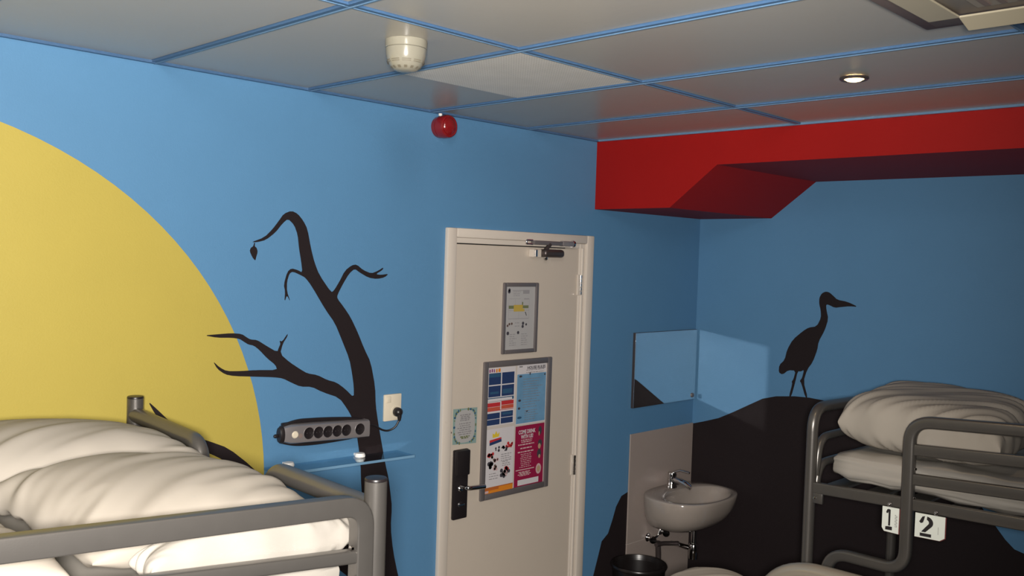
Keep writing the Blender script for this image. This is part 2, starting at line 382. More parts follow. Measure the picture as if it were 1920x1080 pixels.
# boxed-in beam along the right wall
prof = [(0, H + .1), (0, 2.252), (-.462, 2.254), (-.716, 2.448), (YN, 2.448), (YN, H + .1)]
b = B(); XB = -.978
va = [b.verts.new((XB, y, z)) for y, z in prof]; vb = [b.verts.new((0, y, z)) for y, z in prof]
b.faces.new(va); b.faces.new(vb[::-1])
for i in range(len(prof)):
    j = (i + 1) % len(prof); b.faces.new((va[i], va[j], vb[j], vb[i]))
obj('beam', b, M['red'], kind='structure')

# ceiling: slab, grid bars and tiles
b = B(); box(b, XL - .1, .1, YN - .1, .1, H + .05, H + .15); ceiling = obj('ceiling', b, M['plenum'], kind='structure')
gx = [XB] + [-1.505 - .6 * i for i in range(9)]
gx = [x for x in gx if x > XL] + [XL]
gy = [0, -1.118, -2.298, -3.478, -4.658, YN]
BW = .018
for x in gx[1:-1]:
    o = obj('grid_bar', box(B(), x - BW / 2, x + BW / 2, YN, 0, H - .001, H + .03), M['grid'], ceiling)
    obj('grid_lit_edge', box(B(), x + BW / 2 - .004, x + BW / 2 + .001, YN, 0, H - .004, H + .0005), M['grid_lit'], o)  # strip carrying the painted highlight along one side of the bar
for y in gy[1:-1]:
    o = obj('grid_bar', box(B(), XL, XB, y - BW / 2, y + BW / 2, H, H + .03), M['grid'], ceiling)
    obj('grid_lit_edge', box(B(), XL, XB, y + BW / 2 - .004, y + BW / 2 + .001, H - .002, H + .0005), M['grid_lit'], o)  # painted highlight strip, as on the other bars
obj('wall_angle', box(B(), XL, XB, -.018, 0, H - .003, H + .02), M['grid'], ceiling)
obj('wall_angle', box(B(), XB - .012, XB, YN, 0, H - .003, H + .02), M['grid_lit'], ceiling)  # beam-side angle in the lit copy of the grid colour
TM = {}
def tile(x0, x1, y0, y1, m='tile', dz=.006):
    k = (round(x1 - x0, 3), round(y1 - y0, 3), m)
    if k not in TM:
        b = B(); w, d = (x1 - x0) / 2 - .001, (y1 - y0) / 2 - .001
        box(b, -w, w, -d, d, 0, .015, bev=.002, seg=1)
        o = obj('ceiling_tile', b, M[m]); TM[k] = o.data
    else:
        o = bpy.data.objects.new('ceiling_tile', TM[k]); C.objects.link(o)
    o.parent = ceiling; o.location = ((x0 + x1) / 2, (y0 + y1) / 2, H + dz)
    return o
for i in range(len(gx) - 1):
    for j in range(len(gy) - 1):
        x1, x0 = gx[i] - (BW / 2 if i else 0), gx[i + 1] + BW / 2
        y1, y0 = gy[j] - (BW / 2 if j else 0), gy[j + 1] + BW / 2
        if abs(gx[i + 1] + 2.705) < .01 and j == 0:      # the column with the pale perforated tile
            tile(x0, x1, -.535, y1)
            tile(x0, x1, y0, -.535, 'perforated', .004)['label'] = 'pale square perforated ceiling tile'
        else: tile(x0, x1, y0, y1)

# ------------------------------------------------------------------ door
door = tag(bpy.data.objects.new('door_1', None), 'cream flush door in a cream frame on the blue wall'); C.objects.link(door)
door['kind'] = 'structure'; door.location = (-1.49, 0, 0)
CW = .054
def casing(x0, x1, z0, z1):
    return obj('casing', box(B(), x0, x1, -.020, .012, z0, z1, bev=.006), M['casing'], door, smooth=40)
casing(DX0 - CW, DX0, 0, DZ + .042); casing(DX1, DX1 + CW, 0, DZ + .042); casing(DX0 + .0005, DX1 - .0005, DZ, DZ + .042)
# rebated inner frame, with the stop moulding on the hinge side
obj('jamb', box(B(), DX0, DX0 + .012, -.002, .10, 0, DZ, bev=.002), M['casing'], door)
obj('jamb', box(B(), DX1 - .040, DX1, -.004, .10, 0, DZ, bev=.004), M['casing'], door)
obj('jamb_bead', box(B(), DX1 - .030, DX1 - .016, -.013, 0, 0, DZ - .022, bev=.005), M['casing'], door)
obj('head_jamb', box(B(), DX0 + .012, DX1 - .040, -.002, .10, DZ - .024, DZ, bev=.002), M['casing'], door)
LX0, LX1, LZ = DX0 + .0145, DX1 - .044, DZ - .0285
leaf = obj('door_leaf', box(B(), LX0, LX1, .002, .042, .006, LZ, bev=.0025), M['door'], door)
for z in (1.862, .942, .25):
    b = B(); box(b, DX1 - .052, DX1 - .030, -.006, .001, z - .052, z + .052, bev=.001)
    h = obj('hinge', b, M['casing'], door, label='steel hinge on the door edge')
    b = B()
    for k in range(5):
        lathe(b, [(0, 0), (.0075, .001), (.0075, .0185), (0, .0195)], (DX1 - .036, -.012, z - .050 + k * .0203), 'Z', 12)
    obj('knuckle', b, M['chrome'], h, smooth=40)
# lock plate with lever
lock = obj('lock_plate', box(B(), -1.909, -1.824, -.016, .003, .806, 1.122, bev=.006), M['black_plastic'], door, label='black electronic lock plate', smooth=40)
obj('lock_cover', box(B(), -1.908, -1.826, -.030, -.015, 1.005, 1.121, bev=.007), M['black_plastic'], lock, smooth=40)
b = B(); tube(b, fillet([(-1.866, -.012, .955), (-1.866, -.062, .955), (-1.765, -.062, .948)], .018), .0105, 14)
obj('lever_handle', b, M['chrome'], lock, label='chrome lever handle', smooth=50)
for z in (.947, .874):
    b = B(); lathe(b, [(0, 0), (.013, 0), (.015, .004), (.011, .008), (0, .009)], (-1.872, -.016, z), (0, -1, 0), 20)
    obj('rosette' if z > .9 else 'thumb_turn', b, M['chrome'] if z > .9 else M['black_plastic'], lock, smooth=40)
obj('turn_grip', box(B(), -1.892, -1.852, -.030, -.022, .870, .878, bev=.002), M['chrome'], lock)
b = B(); lathe(b, [(0, 0), (.004, 0), (.004, .002), (0, .003)], (-1.925, -.0005, 1.203), (0, -1, 0), 10); obj('screw', b, M['ink'], door)
# closer: guide rail on the head, body on the leaf
b = B(); box(b, -1.462, -1.236, -.040, -.012, 2.056, 2.076, bev=.003)
cl = obj('door_closer', b, M['frame_metal'], door, label='grey and chrome door closer', smooth=40)
b = B(); box(b, -1.260, -1.176, -.043, -.012, 2.054, 2.080, bev=.004); obj('rail_sleeve', b, M['strip_silver'], cl, smooth=40)
b = B(); tube(b, fillet([(-1.468, -.03, 2.058), (-1.510, -.03, 2.058), (-1.510, -.03, 2.076), (-1.468, -.03, 2.076)], .008), .0045, 10); obj('rail_fork', b, M['chrome'], cl, smooth=50)
b = B(); lathe(b, [(0, 0), (.017, 0), (.019, .006), (.017, .014), (0, .015)], (-1.182, -.028, 2.067), 'X', 18); obj('rail_end', b, M['chrome'], cl, smooth=40)
b = B(); box(b, -1.405, -1.262, -.060, .002, 1.997, 2.036, bev=.016, seg=4); obj('closer_body', b, M['dark_metal'], cl, smooth=50)
b = B(); box(b, -1.458, -1.402, -.030, .002, 1.996, 2.034, bev=.003); obj('closer_block', b, M['casing'], cl)
b = B(); tube(b, [(-1.385, -.036, 2.030), (-1.350, -.036, 2.060)], .010, 12); obj('closer_arm', b, M['dark_metal'], cl, smooth=50)
b = B(); lathe(b, [(0, 0), (.010, 0), (.011, .012), (.006, .018), (0, .019)], (-1.375, -.032, 2.000), (0, 0, -1), 14); obj('closer_screw', b, M['chrome'], cl, smooth=50)
b = B(); box(b, -1.447, -1.435, -.036, -.029, 1.998, 2.032, bev=.002); obj('closer_clip', b, M['chrome'], cl)

# ================================================================== PRINTED THINGS ON THE DOOR
YD = .0005                                         # just proud of the door leaf face
def snap_frame(name, label, cat, x0, x1, z0, z1, w, inner_mat, tilt=0):
    t = thing(name, label, cat, ((x0 + x1) / 2, YD, z0))
    for a in ((x0, x0 + w, z0, z1), (x1 - w, x1, z0, z1), (x0 + w, x1 - w, z1 - w, z1), (x0 + w, x1 - w, z0, z0 + w)):
        obj('frame_rail', box(B(), a[0], a[1], YD - .014, YD, a[2], a[3], bev=.005, seg=2), M['frame_metal'], t, smooth=40)
    obj('backing', box(B(), x0 + w * .6, x1 - w * .6, YD - .004, YD, z0 + w * .6, z1 - w * .6), M[inner_mat], t)
    return t
def prints(parent, y, items):
    """items: (material, [polygons in (x, z)]); each colour of ink is one printed piece"""
    for ik, (mname, polys) in enumerate(items):
        yk = y - ik * .00025
        small = []
        for p in polys:
            w = max(a for a, c in p) - min(a for a, c in p); h = max(c for a, c in p) - min(c for a, c in p)
            if w > .024 and h > .016: obj('print', plate(B(), p, (0, yk, 0), EX, EZ, .0002), M[mname], parent)
            else: small.append(p)
        if small:
            b = B()
            for p in small: plate(b, p, (0, yk - .00006, 0), EX, EZ, .0002)
            obj('small_print', b, M[mname], parent, kind='stuff' if len(small) > 1 else None)
def lines(x0, x1, z0, z1, n, th, seed=0, centre=False, rag=.35):
    r = random.Random(seed); o = []
    for i in range(n):
        z = z1 - (z1 - z0) * i / max(1, n - 1); L = (x1 - x0) * (1 - rag * r.random()); s = (x0 + x1 - L) / 2 if centre else x0
        x = s
        while x < s + L - .004:
            w = min(.006 + r.random() * .016, s + L - x); o.append(rect(x, x + w, z - th / 2, z + th / 2)); x += w + .004
    return o

t = snap_frame('poster_frame', 'small grey snap frame with an escape plan high on the cream door', 'poster frame', -1.630, -1.392, 1.537, 1.873, .019, 'paper_grey')
Y1 = YD - .0042
X = lambda a: -1.609 + a * .198
Z = lambda c: 1.853 - c * .300
pw = lambda a0, a1, c0, c1: rect(X(a0), X(a1), Z(c1), Z(c0))
s = obj('plan_sheet', plate(B(), rect(X(0), X(1), Z(1), Z(0)), (0, Y1 + .0004, 0), EX, EZ, .0006), M['paper_grey'], t, label='pale floor plan sheet')
prints(s, Y1 - .0002, [
    ('print_plan', [pw(.22, .60, .055, .065), pw(.58, .80, .05, .11), pw(.1, .5, .185, .19), pw(.62, .80, .185, .2)] + lines(X(.25), X(.55), Z(.14), Z(.08), 3, .003, 4)
        + [pw(.10, .105, .2, .5), pw(.80, .805, .2, .5), pw(.10, .80, .5, .508), pw(.32, .325, .2, .31), pw(.55, .555, .2, .31), pw(.45, .455, .38, .5), pw(.10, .80, .37, .375)]
        + lines(X(.16), X(.40), Z(.92), Z(.75), 6, .0035, 5) + lines(X(.56), X(.82), Z(.92), Z(.75), 6, .0035, 6) + lines(X(.33), X(.5), Z(.62), Z(.57), 2, .0035, 7)),
    ('print_dark', [disc(X(.11), Z(.05), .008, 8), disc(X(.105), Z(.075), .009, 8), disc(X(.61), Z(.58), .008, 8), disc(X(.60), Z(.63), .008, 8), disc(X(.72), Z(.60), .006, 8), disc(X(.10), Z(.73), .009, 8), disc(X(.45), Z(.725), .008, 8),
        [(X(.66), Z(.40)), (X(.69), Z(.40)), (X(.73), Z(.46)), (X(.71), Z(.46))]]),
    ('print_green', [pw(.10, .27, .295, .345), pw(.58, .78, .295, .34), pw(.55, .59, .24, .30)]),
    ('print_gold', [pw(.27, .58, .285, .39), pw(.55, .64, .35, .39)]),
    ('print_brown', [disc(X(.08), Z(.61), .006, 8), disc(X(.14), Z(.585), .006, 8), disc(X(.22), Z(.58), .006, 8)])])

# big frame with four sheets
t = snap_frame('poster_frame', 'large grey snap frame with four posters in the middle of the door', 'poster frame', -1.741, -1.278, .862, 1.508, .029, 'paper_cream')
# top left: timetable of coloured cells
def sheet(x0, x1, z0, z1, m, label):
    return obj('poster', plate(B(), rect(x0, x1, z0, z1), (0, Y1 + .0004, 0), EX, EZ, .0006), M[m], t, label=label), (lambda a: x0 + (x1 - x0) * a), (lambda c: z1 - (z1 - z0) * c)
Y2 = Y1 - .0002
s, X, Z = sheet(-1.710, -1.528, 1.205, 1.476, 'paper_white', 'white poster with navy and red cells')
pw = lambda a0, a1, c0, c1: rect(X(a0), X(a1), Z(c1), Z(c0))
prints(s, Y2, [('print_navy', [pw(.04, .47, .09, .29), pw(.51, .96, .09, .29), pw(.04, .47, .31, .50), pw(.51, .96, .31, .50), pw(.02, .47, .78, .88), pw(.51, .95, .77, .87), pw(.02, .47, .89, .985), pw(.51, .95, .88, .98)]),
    ('print_teal', [pw(.04, .47, .10, .16), pw(.55, .9, .38, .46), pw(.56, .9, .79, .83), pw(.1, .4, .41, .45), pw(.02, .96, .515, .53), pw(.9, .96, .53, .57)]),
    ('print_red', [pw(.02, .47, .60, .67), pw(.51, .96, .585, .655), pw(.02, .96, .735, .745)]),
    ('print_orange_red', [pw(.02, .47, .675, .735), pw(.51, .96, .66, .725)]),
    ('print_violet', [pw(.04, .09, .02, .075), pw(.12, .17, .015, .07), pw(.2, .24, .02, .075)]), ('print_orange', [pw(.28, .33, .02, .08), pw(.36, .44, .015, .075)]),
    ('print_grey', [pw(.04, .88, .575, .582)])])
# top right: sea picture with the header
s, X, Z = sheet(-1.515, -1.312, 1.192, 1.482, 'paper_white', 'pale blue sea poster headed house rules')
pw = lambda a0, a1, c0, c1: rect(X(a0), X(a1), Z(c1), Z(c0))
prints(s, Y2, [('print_sea', [pw(0, 1, .165, .985)]), ('print_grey', lines(X(.3), X(.95), Z(.145), Z(.105), 2, .003, 9, rag=.1) + [pw(.06, .17, .03, .05)])])
prints(s, Y2 - .0008, [('print_dark', [disc(X(.11), Z(.20), .011, 9, .005), disc(X(.43), Z(.165), .004, 8, .008), disc(X(.10), Z(.60), .010, 8, .006), disc(X(.09), Z(.73), .009, 8, .006), disc(X(.36), Z(.79), .007, 8, .004), disc(X(.95), Z(.2), .006, 8, .004)]),
    ('print_teal', [disc(X(.11), Z(.885), .016, 9, .006)]), ('print_grey', lines(X(.2), X(.9), Z(.72), Z(.25), 12, .0025, 11) + lines(X(.28), X(.8), Z(.93), Z(.78), 5, .0025, 12))])
b = B(); text_mesh(b, 'HOUSE RULES', (X(.96), Y2 - .0010, Z(.092)), EX, EZ, width=.128, height=.015, bold=.03, align='RIGHT'); obj('lettering', b, M['print_dark'], s, kind='stuff')
# bottom left: white flyer
s, X, Z = sheet(-1.712, -1.525, .890, 1.190, 'paper_white', 'white flyer with an orange foot')
pw = lambda a0, a1, c0, c1: rect(X(a0), X(a1), Z(c1), Z(c0))
rr = random.Random(3)
def blobs(a, c, ra, rc, n, r0, r1):
    return [disc(X(a + (rr.random() - .5) * ra), Z(c + (rr.random() - .5) * rc), r0 + rr.random() * (r1 - r0), 7) for _ in range(n)]
prints(s, Y2, [('print_yellow', [[(X(.24), Z(.14)), (X(.46), Z(.13)), (X(.48), Z(.06)), (X(.41), Z(.09)), (X(.36), Z(.035)), (X(.31), Z(.09)), (X(.24), Z(.065))]]),
    ('print_red', [[(X(.14), Z(.21)), (X(.55), Z(.17)), (X(.55), Z(.145)), (X(.14), Z(.17))]] + blobs(.2, .39, .2, .06, 7, .006, .010) + blobs(.85, .29, .25, .06, 7, .005, .009) + blobs(.75, .66, .12, .05, 4, .008, .012)),
    ('print_navy', [[(X(.14), Z(.255)), (X(.56), Z(.215)), (X(.55), Z(.17)), (X(.14), Z(.21))]]),
    ('print_dark', blobs(.55, .33, .4, .07, 12, .004, .008) + blobs(.18, .57, .16, .16, 8, .006, .011) + blobs(.72, .74, .28, .14, 10, .007, .012)),
    ('print_pale_pink', blobs(.38, .56, .18, .2, 8, .006, .011) + blobs(.74, .72, .12, .1, 5, .006, .010)),
    ('print_brown', blobs(.30, .52, .2, .18, 6, .005, .008)),
    ('print_grey', lines(X(.55), X(.95), Z(.52), Z(.42), 4, .003, 21) + lines(X(.15), X(.5), Z(.78), Z(.70), 3, .003, 22) + lines(X(.6), X(.9), Z(.60), Z(.54), 3, .003, 23)),
    ('print_dark_orange', [pw(.0, 1, .905, .955)]), ('print_orange', [pw(0, 1, .955, .998), pw(.5, 1, .92, .955)]),
    ('print_pale_pink', [pw(.02, .14, .955, .99)])])
# bottom right: crimson poster
s, X, Z = sheet(-1.515, -1.312, .888, 1.184, 'print_crimson', 'crimson poster with white lettering')
pw = lambda a0, a1, c0, c1: rect(X(a0), X(a1), Z(c1), Z(c0))
prints(s, Y2, [('print_pale_pink', lines(X(.2), X(.58), Z(.27), Z(.24), 2, .005, 31, True, .1) + lines(X(.1), X(.66), Z(.43), Z(.31), 3, .006, 32, True) + lines(X(.15), X(.62), Z(.68), Z(.47), 8, .003, 33, True)
        + [pw(.05, .68, .715, .73)] + lines(X(.10), X(.6), Z(.82), Z(.76), 4, .004, 35, True)),
    ('print_dark', [disc(X(.85), Z(.12), .012, 10, .022), disc(X(.86), Z(.33), .015, 10, .018), disc(X(.84), Z(.50), .015, 10, .022)]),
    ('print_tan', [disc(X(.82), Z(.17), .004, 8, .012), disc(X(.84), Z(.38), .010, 9, .014), disc(X(.85), Z(.55), .007, 9, .010)]),
    ('print_pale_pink', [disc(X(.83), Z(.755), .019, 16, .026)]), ('paper_white', [pw(.12, .84, .885, .975)])])
prints(s, Y2 - .0014, [('print_tan', [disc(X(.83), Z(.755), .012, 14, .016)])])
b = B()
text_mesh(b, 'COME DRINK', (X(.39), Y2 - .0014, Z(.135)), EX, EZ, width=.118, height=.020, bold=.03, align='CENTER')
text_mesh(b, 'WITH US!', (X(.39), Y2 - .0014, Z(.215)), EX, EZ, width=.085, height=.020, bold=.03, align='CENTER')
obj('lettering', b, M['paper_white'], s, kind='stuff')

# notice taped left of the big frame
t = thing('notice', 'small pale paper notice with a leafy green border above the black lock', 'notice', (-1.840, YD, 1.140))
s = obj('paper', plate(B(), [(-1.913, 1.146), (-1.768, 1.138), (-1.767, 1.302), (-1.914, 1.306)], (0, YD, 0), EX, EZ, .0006), M['print_mint'], t, label='pale mint border paper')
X = lambda a: -1.913 + .145 * a
Z = lambda c: 1.304 - .162 * c
oval = [(X(.5 + .42 * math.copysign(abs(math.cos(q)) ** .7, math.cos(q))), Z(.5 + .46 * math.copysign(abs(math.sin(q)) ** .7, math.sin(q)))) for q in [2 * math.pi * k / 36 for k in range(36)]]
prints(t, YD - .0007, [('paper_grey', [oval])])
rr = random.Random(8); lv = []; lv2 = []
for k in range(34):
    q = 2 * math.pi * k / 34; a, c = .5 + .45 * math.copysign(abs(math.cos(q)) ** .55, math.cos(q)), .5 + .47 * math.copysign(abs(math.sin(q)) ** .55, math.sin(q))
    if .32 < a < .68 and rr.random() < .6: continue
    d = disc(X(a), Z(c), .003 + rr.random() * .004, 7, .003 + rr.random() * .005); (lv if k % 2 else lv2).append(d)
prints(t, YD - .0010, [('print_teal', lv), ('print_green', lv2), ('print_grey', lines(X(.25), X(.75), Z(.33), Z(.18), 4, .0045, 41, True) + lines(X(.18), X(.8), Z(.72), Z(.42), 6, .004, 42, True)),
    ('print_green', lines(X(.3), X(.7), Z(.83), Z(.79), 2, .006, 43, True))])

# ================================================================== THINGS ON THE LEFT WALL
# wall socket and power strip
t = thing('wall_socket', 'cream wall socket plate with a black plug in it, right of the tree', 'socket', (-2.263, 0, 1.350))
obj('cover_plate', box(B(), -2.308, -2.219, -.013, -.0005, 1.294, 1.406, bev=.004), M['ivory'], t, smooth=40)
b = B(); lathe(b, [(.026, .0), (.026, .003), (.021, .003), (.019, .0012), (0, .0012)], (-2.248, -.012, 1.331), (0, -1, 0), 28); obj('outlet', b, M['ivory'], t, smooth=40)
b = B(); box(b, -2.300, -2.275, -.016, -.012, 1.372, 1.398, bev=.003); obj('blank_insert', b, M['ivory'], t, smooth=40)

t = thing('power_strip', 'silver power strip with six sockets on the wall over the glass shelf', 'power strip', (-2.605, 0, 1.29))
SX0, SX1 = -2.795, -2.405
zc = lambda x: 1.2995 + (-2.795 - x) * .045        # hangs very slightly out of level
def strip_h(x): return .037 - .001 * (x - SX0) / (SX1 - SX0)
b = B()
nS = 14; rings = []
for i in range(nS + 1):
    x = SX0 + (SX1 - SX0) * i / nS; e = 0.75 if i == 0 else (.95 if i == 1 else 1)
    h = strip_h(x) * e; c = zc(x); d = .046 * (.8 if i == 0 else 1)
    pr = [(-.006, -h), (-d * .75, -h), (-d * .95, -h * .86), (-d, -h * .6), (-d, h * .6), (-d * .95, h * .86), (-d * .75, h), (-.006, h)]
    rings.append([b.verts.new((x, y, c + z)) for y, z in pr])
for i in range(nS):
    for k in range(8): b.faces.new((rings[i][k], rings[i][(k + 1) % 8], rings[i + 1][(k + 1) % 8], rings[i + 1][k]))
b.faces.new(rings[0]); b.faces.new(rings[-1][::-1])
obj('housing', b, M['strip_silver'], t, smooth=35)
for i, x in enumerate((-2.692, -2.649, -2.606, -2.563, -2.520, -2.455)):
    b = B(); r = .0205; lathe(b, [(r + .002, 0), (r + .002, .0015), (r, .0015), (r - .001, .0007), (0, .0007)], (x, -.0462, zc(x) + .002), (0, -1, 0), 26)
    so = obj('socket_well', b, M['black_plastic'], t, label='black round socket well', smooth=40)
    b = B()
    for dx in (-.007, .007): lathe(b, [(0, 0), (.003, 0), (0, .001)], (x + dx, -.0472, zc(x) + .002), (0, -1, 0), 8)
    obj('pin_hole', b, M['ink'], so)
    b = B(); lathe(b, [(r + .002, 0), (r + .0035, .0005), (r + .002, .002)], (x, -.0462, zc(x) + .002), (0, -1, 0), 26); obj('bezel', b, M['strip_silver'], so, smooth=40)
b = B(); lathe(b, [(.014, 0), (.014, .002), (.011, .005), (0, .0055)], (-2.752, -.0458, zc(-2.752)), (0, -1, 0), 22); obj('switch', b, M['ivory'], t, label='round switch at the left end', smooth=40)
b = B(); lathe(b, [(.009, 0), (.009, .001), (0, .0015)], (-2.728, -.0460, zc(-2.728) - .006), (0, -1, 0), 18); obj('indicator', b, M['ac_trim'], t, smooth=40)
b = B(); lathe(b, [(.036, 0), (.037, .006), (.030, .016), (0, .018)], (-2.793, -.024, zc(SX0)), (-1, 0, 0), 22); bmesh.ops.scale(b, vec=(1, .55, .93), verts=b.verts[:], space=Matrix.Translation((2.793, .024, -zc(SX0)))); obj('end_cap', b, M['black_plastic'], t, smooth=40)
b = B(); lathe(b, [(0, 0), (.006, .001), (.008, .008), (.005, .014), (0, .015)], (-2.810, -.016, zc(SX0) - .005), (-1, 0, 0), 12); obj('hanging_lug', b, M['black_plastic'], t, smooth=50)
# its cable, wound once round the back and out to the plug
b = B()
up = [(-2.80, -.018, 1.325), (-2.765, -.02, 1.339), (-2.72, -.02, 1.3455), (-2.60, -.02, 1.3395), (-2.47, -.02, 1.327), (-2.40, -.018, 1.308)]
lo = [(-2.80, -.018, 1.272), (-2.74, -.02, 1.254), (-2.66, -.02, 1.2475), (-2.56, -.02, 1.2475), (-2.46, -.02, 1.2505), (-2.40, -.018, 1.272)]
tube(b, fillet(up, .05), .0062, 10); tube(b, fillet(lo, .05), .0062, 10)
tube(b, fillet([(-2.79, -.012, 1.335), (-2.70, -.012, 1.339), (-2.58, -.012, 1.334), (-2.46, -.012, 1.324)], .05), .0062, 10)
tube(b, fillet([(-2.41, -.02, 1.292), (-2.36, -.012, 1.288), (-2.32, -.012, 1.262), (-2.29, -.016, 1.254), (-2.262, -.03, 1.268), (-2.247, -.036, 1.30)], .03), .0042, 10)
obj('cable', b, M['black_plastic'], t, label='black cable', smooth=50)
b = B(); lathe(b, [(0, 0), (.019, 0), (.020, .010), (.017, .022), (.008, .030), (0, .031)], (-2.248, -.0165, 1.331), (0, -1, 0), 20)
tube(b, [(-2.248, -.034, 1.325), (-2.2475, -.037, 1.312), (-2.247, -.036, 1.296)], [.012, .009, .006], 12)
obj('plug', b, M['black_plastic'], t, label='black plug', smooth=50)

# glass shelf
t = thing('glass_shelf', 'narrow clear glass shelf on white clips below the power strip', 'shelf', (-2.54, 0, 1.165))
tilt = lambda x: 1.1785 - (x + 2.83) * .024
b = B(); p0, p1 = -2.855, -2.228
for yy in (0,):
    vs = [b.verts.new((x, y, tilt(x) + dz)) for x in (p0, p1) for y in (-.002, -.118) for dz in (-.0085, 0)]
    for f in ((0, 1, 3, 2), (4, 6, 7, 5), (0, 4, 5, 1), (2, 3, 7, 6), (0, 2, 6, 4), (1, 5, 7, 3)): b.faces.new([vs[i] for i in f])
obj('glass_pane', b, M['glass'], t)
b = B()
vs = [b.verts.new((x, y, tilt(x) + dz)) for x in (p0, p1) for y in (-.1182, -.1205) for dz in (-.0095, .0004)]
for f in ((0, 1, 3, 2), (4, 6, 7, 5), (0, 4, 5, 1), (2, 3, 7, 6), (0, 2, 6, 4), (1, 5, 7, 3)): b.faces.new([vs[i] for i in f])
obj('ground_edge', b, M['glass_edge'], t, label='pale ground front edge')
for x in (-2.768, -2.440):
    z = tilt(x)
    b = B(); lathe(b, [(0, 0), (.021, 0), (.022, .006), (.018, .015), (0, .017)], (x, -.032, z + .001), 'Z', 22); k = obj('shelf_clip', b, M['white_plastic'], t, smooth=40)
    b = B(); lathe(b, [(0, 0), (.014, 0), (.015, -.010), (0, -.012)], (x, -.032, z - .010), 'Z', 18); obj('lower_jaw', b, M['white_plastic'], k, smooth=40)
    b = B(); box(b, x - .008, x + .008, -.032, -.0005, z + .002, z + .012); obj('arm', b, M['white_plastic'], k)

# mirror
t = thing('mirror', 'frameless rectangular mirror on the wall above the washbasin', 'mirror', (-.31, 0, 1.187))
obj('mirror_back', box(B(), -.612, -.013, -.016, -.001, 1.187, 1.601), M['dark_metal'], t)
obj('mirror_glass', box(B(), -.6105, -.0145, -.0185, -.0162, 1.1885, 1.5995), M['mirror'], t)
b = B(); lathe(b, [(0, 0), (.013, 0), (.0135, .004), (.010, .007), (0, .008)], (-.040, -.0186, 1.212), (0, -1, 0), 22); obj('fixing_cap', b, M['frame_metal'], t, label='round grey fixing cap', smooth=40)

# tiled splashback
t = thing('splashback', 'white tiled splashback behind the washbasin', 'splashback', (-.31, 0, 0.02))
obj('tile', box(B(), -.613, -.004, -.010, -.0018, .4335, 1.043, bev=.0015, seg=1), M['splash'], t)
obj('tile', box(B(), -.613, -.004, -.010, -.0018, .02, .4315, bev=.0015, seg=1), M['splash'], t)
obj('joint', box(B(), -.6125, -.0045, -.0085, -.0018, .4312, .4338), M['grout'], t)

# washbasin
t = thing('washbasin', 'white ceramic washbasin with a chrome tap under the mirror', 'washbasin', (-.31, -.011, .49))
b = B(); N = 48; ZR = .716
def rim(k, s=1.0, inset=0.0):
    """outline of the basin seen from above: straight back, bowed front"""
    a = 2 * math.pi * k / N
    cx, cy = -.315, -.215
    ca, sa = math.cos(a), math.sin(a)
    p = 2.7
    rad = (abs(ca) ** p + abs(sa) ** p) ** (-1 / p)
    ax = .290 - inset; by = (.203 if sa > 0 else .212) - inset
    x = cx + ax * ca * rad * s; y = cy + by * sa * rad * s
    if sa > 0: y = min(y, -.0115 - inset)
    else: x = cx + (x - cx) * (1 - .06 * sa * sa)
    return x, y
def ringat(s, z, inset=0, dy=0):
    o = []
    for k in range(N):
        x, y = rim(k, s, inset); o.append(b.verts.new((x, min(y + dy, -.0115), z)))
    return o
def loft(R):
    for i in range(len(R) - 1):
        for k in range(N): b.faces.new((R[i][k], R[i][(k + 1) % N], R[i + 1][(k + 1) % N], R[i + 1][k]))
outer = [ringat(.52, .522, 0, .080), ringat(.68, .533, 0, .058), ringat(.80, .556, 0, .038), ringat(.89, .590, 0, .022), ringat(.95, .630, 0, .010), ringat(.985, .672, 0, .003), ringat(1.0, .700), ringat(.998, .712), ringat(.985, ZR)]
# inner bowl: an ellipse moved forward, leaving a tap ledge at the back
def bowl(s, z):
    return [b.verts.new((-.315 + .245 * s * math.cos(2 * math.pi * k / N) * (1 - .0 * s), -.255 + (.125 if math.sin(2 * math.pi * k / N) > 0 else .150) * s * math.sin(2 * math.pi * k / N), z)) for k in range(N)]
inner = [bowl(1.03, ZR - .001), bowl(1.0, ZR - .006), bowl(.95, ZR - .03), bowl(.85, ZR - .07), bowl(.66, ZR - .105), bowl(.40, ZR - .125), bowl(.12, ZR - .130)]
loft(outer + inner)
b.faces.new(outer[0][::-1]); b.faces.new(inner[-1])
obj('basin', b, M['ceramic'], t, smooth=60)
b = B(); lathe(b, [(.005, 0), (.011, .0005), (.011, .003), (.004, .003)], (-.315, -.1335, .672), (0, -.9, .35), 16); obj('overflow', b, M['dark_metal'], t, smooth=40)
b = B(); lathe(b, [(0, 0), (.022, 0), (.024, .003), (.017, .004), (0, .0025)], (-.315, -.25, ZR - .131), 'Z', 20); obj('drain', b, M['chrome'], t, smooth=40)
# lower shroud of the basin
b = B(); lathe(b, [(.055, .035), (.062, .02), (.052, .004), (.036, 0), (0, 0)], (-.19, -.165, .492), 'Z', 28); bmesh.ops.scale(b, vec=(1.5, 1, 1), verts=b.verts[:], space=Matrix.Translation((.19, .165, -.492))); obj('outlet_boss', b, M['ceramic'], t, smooth=60)
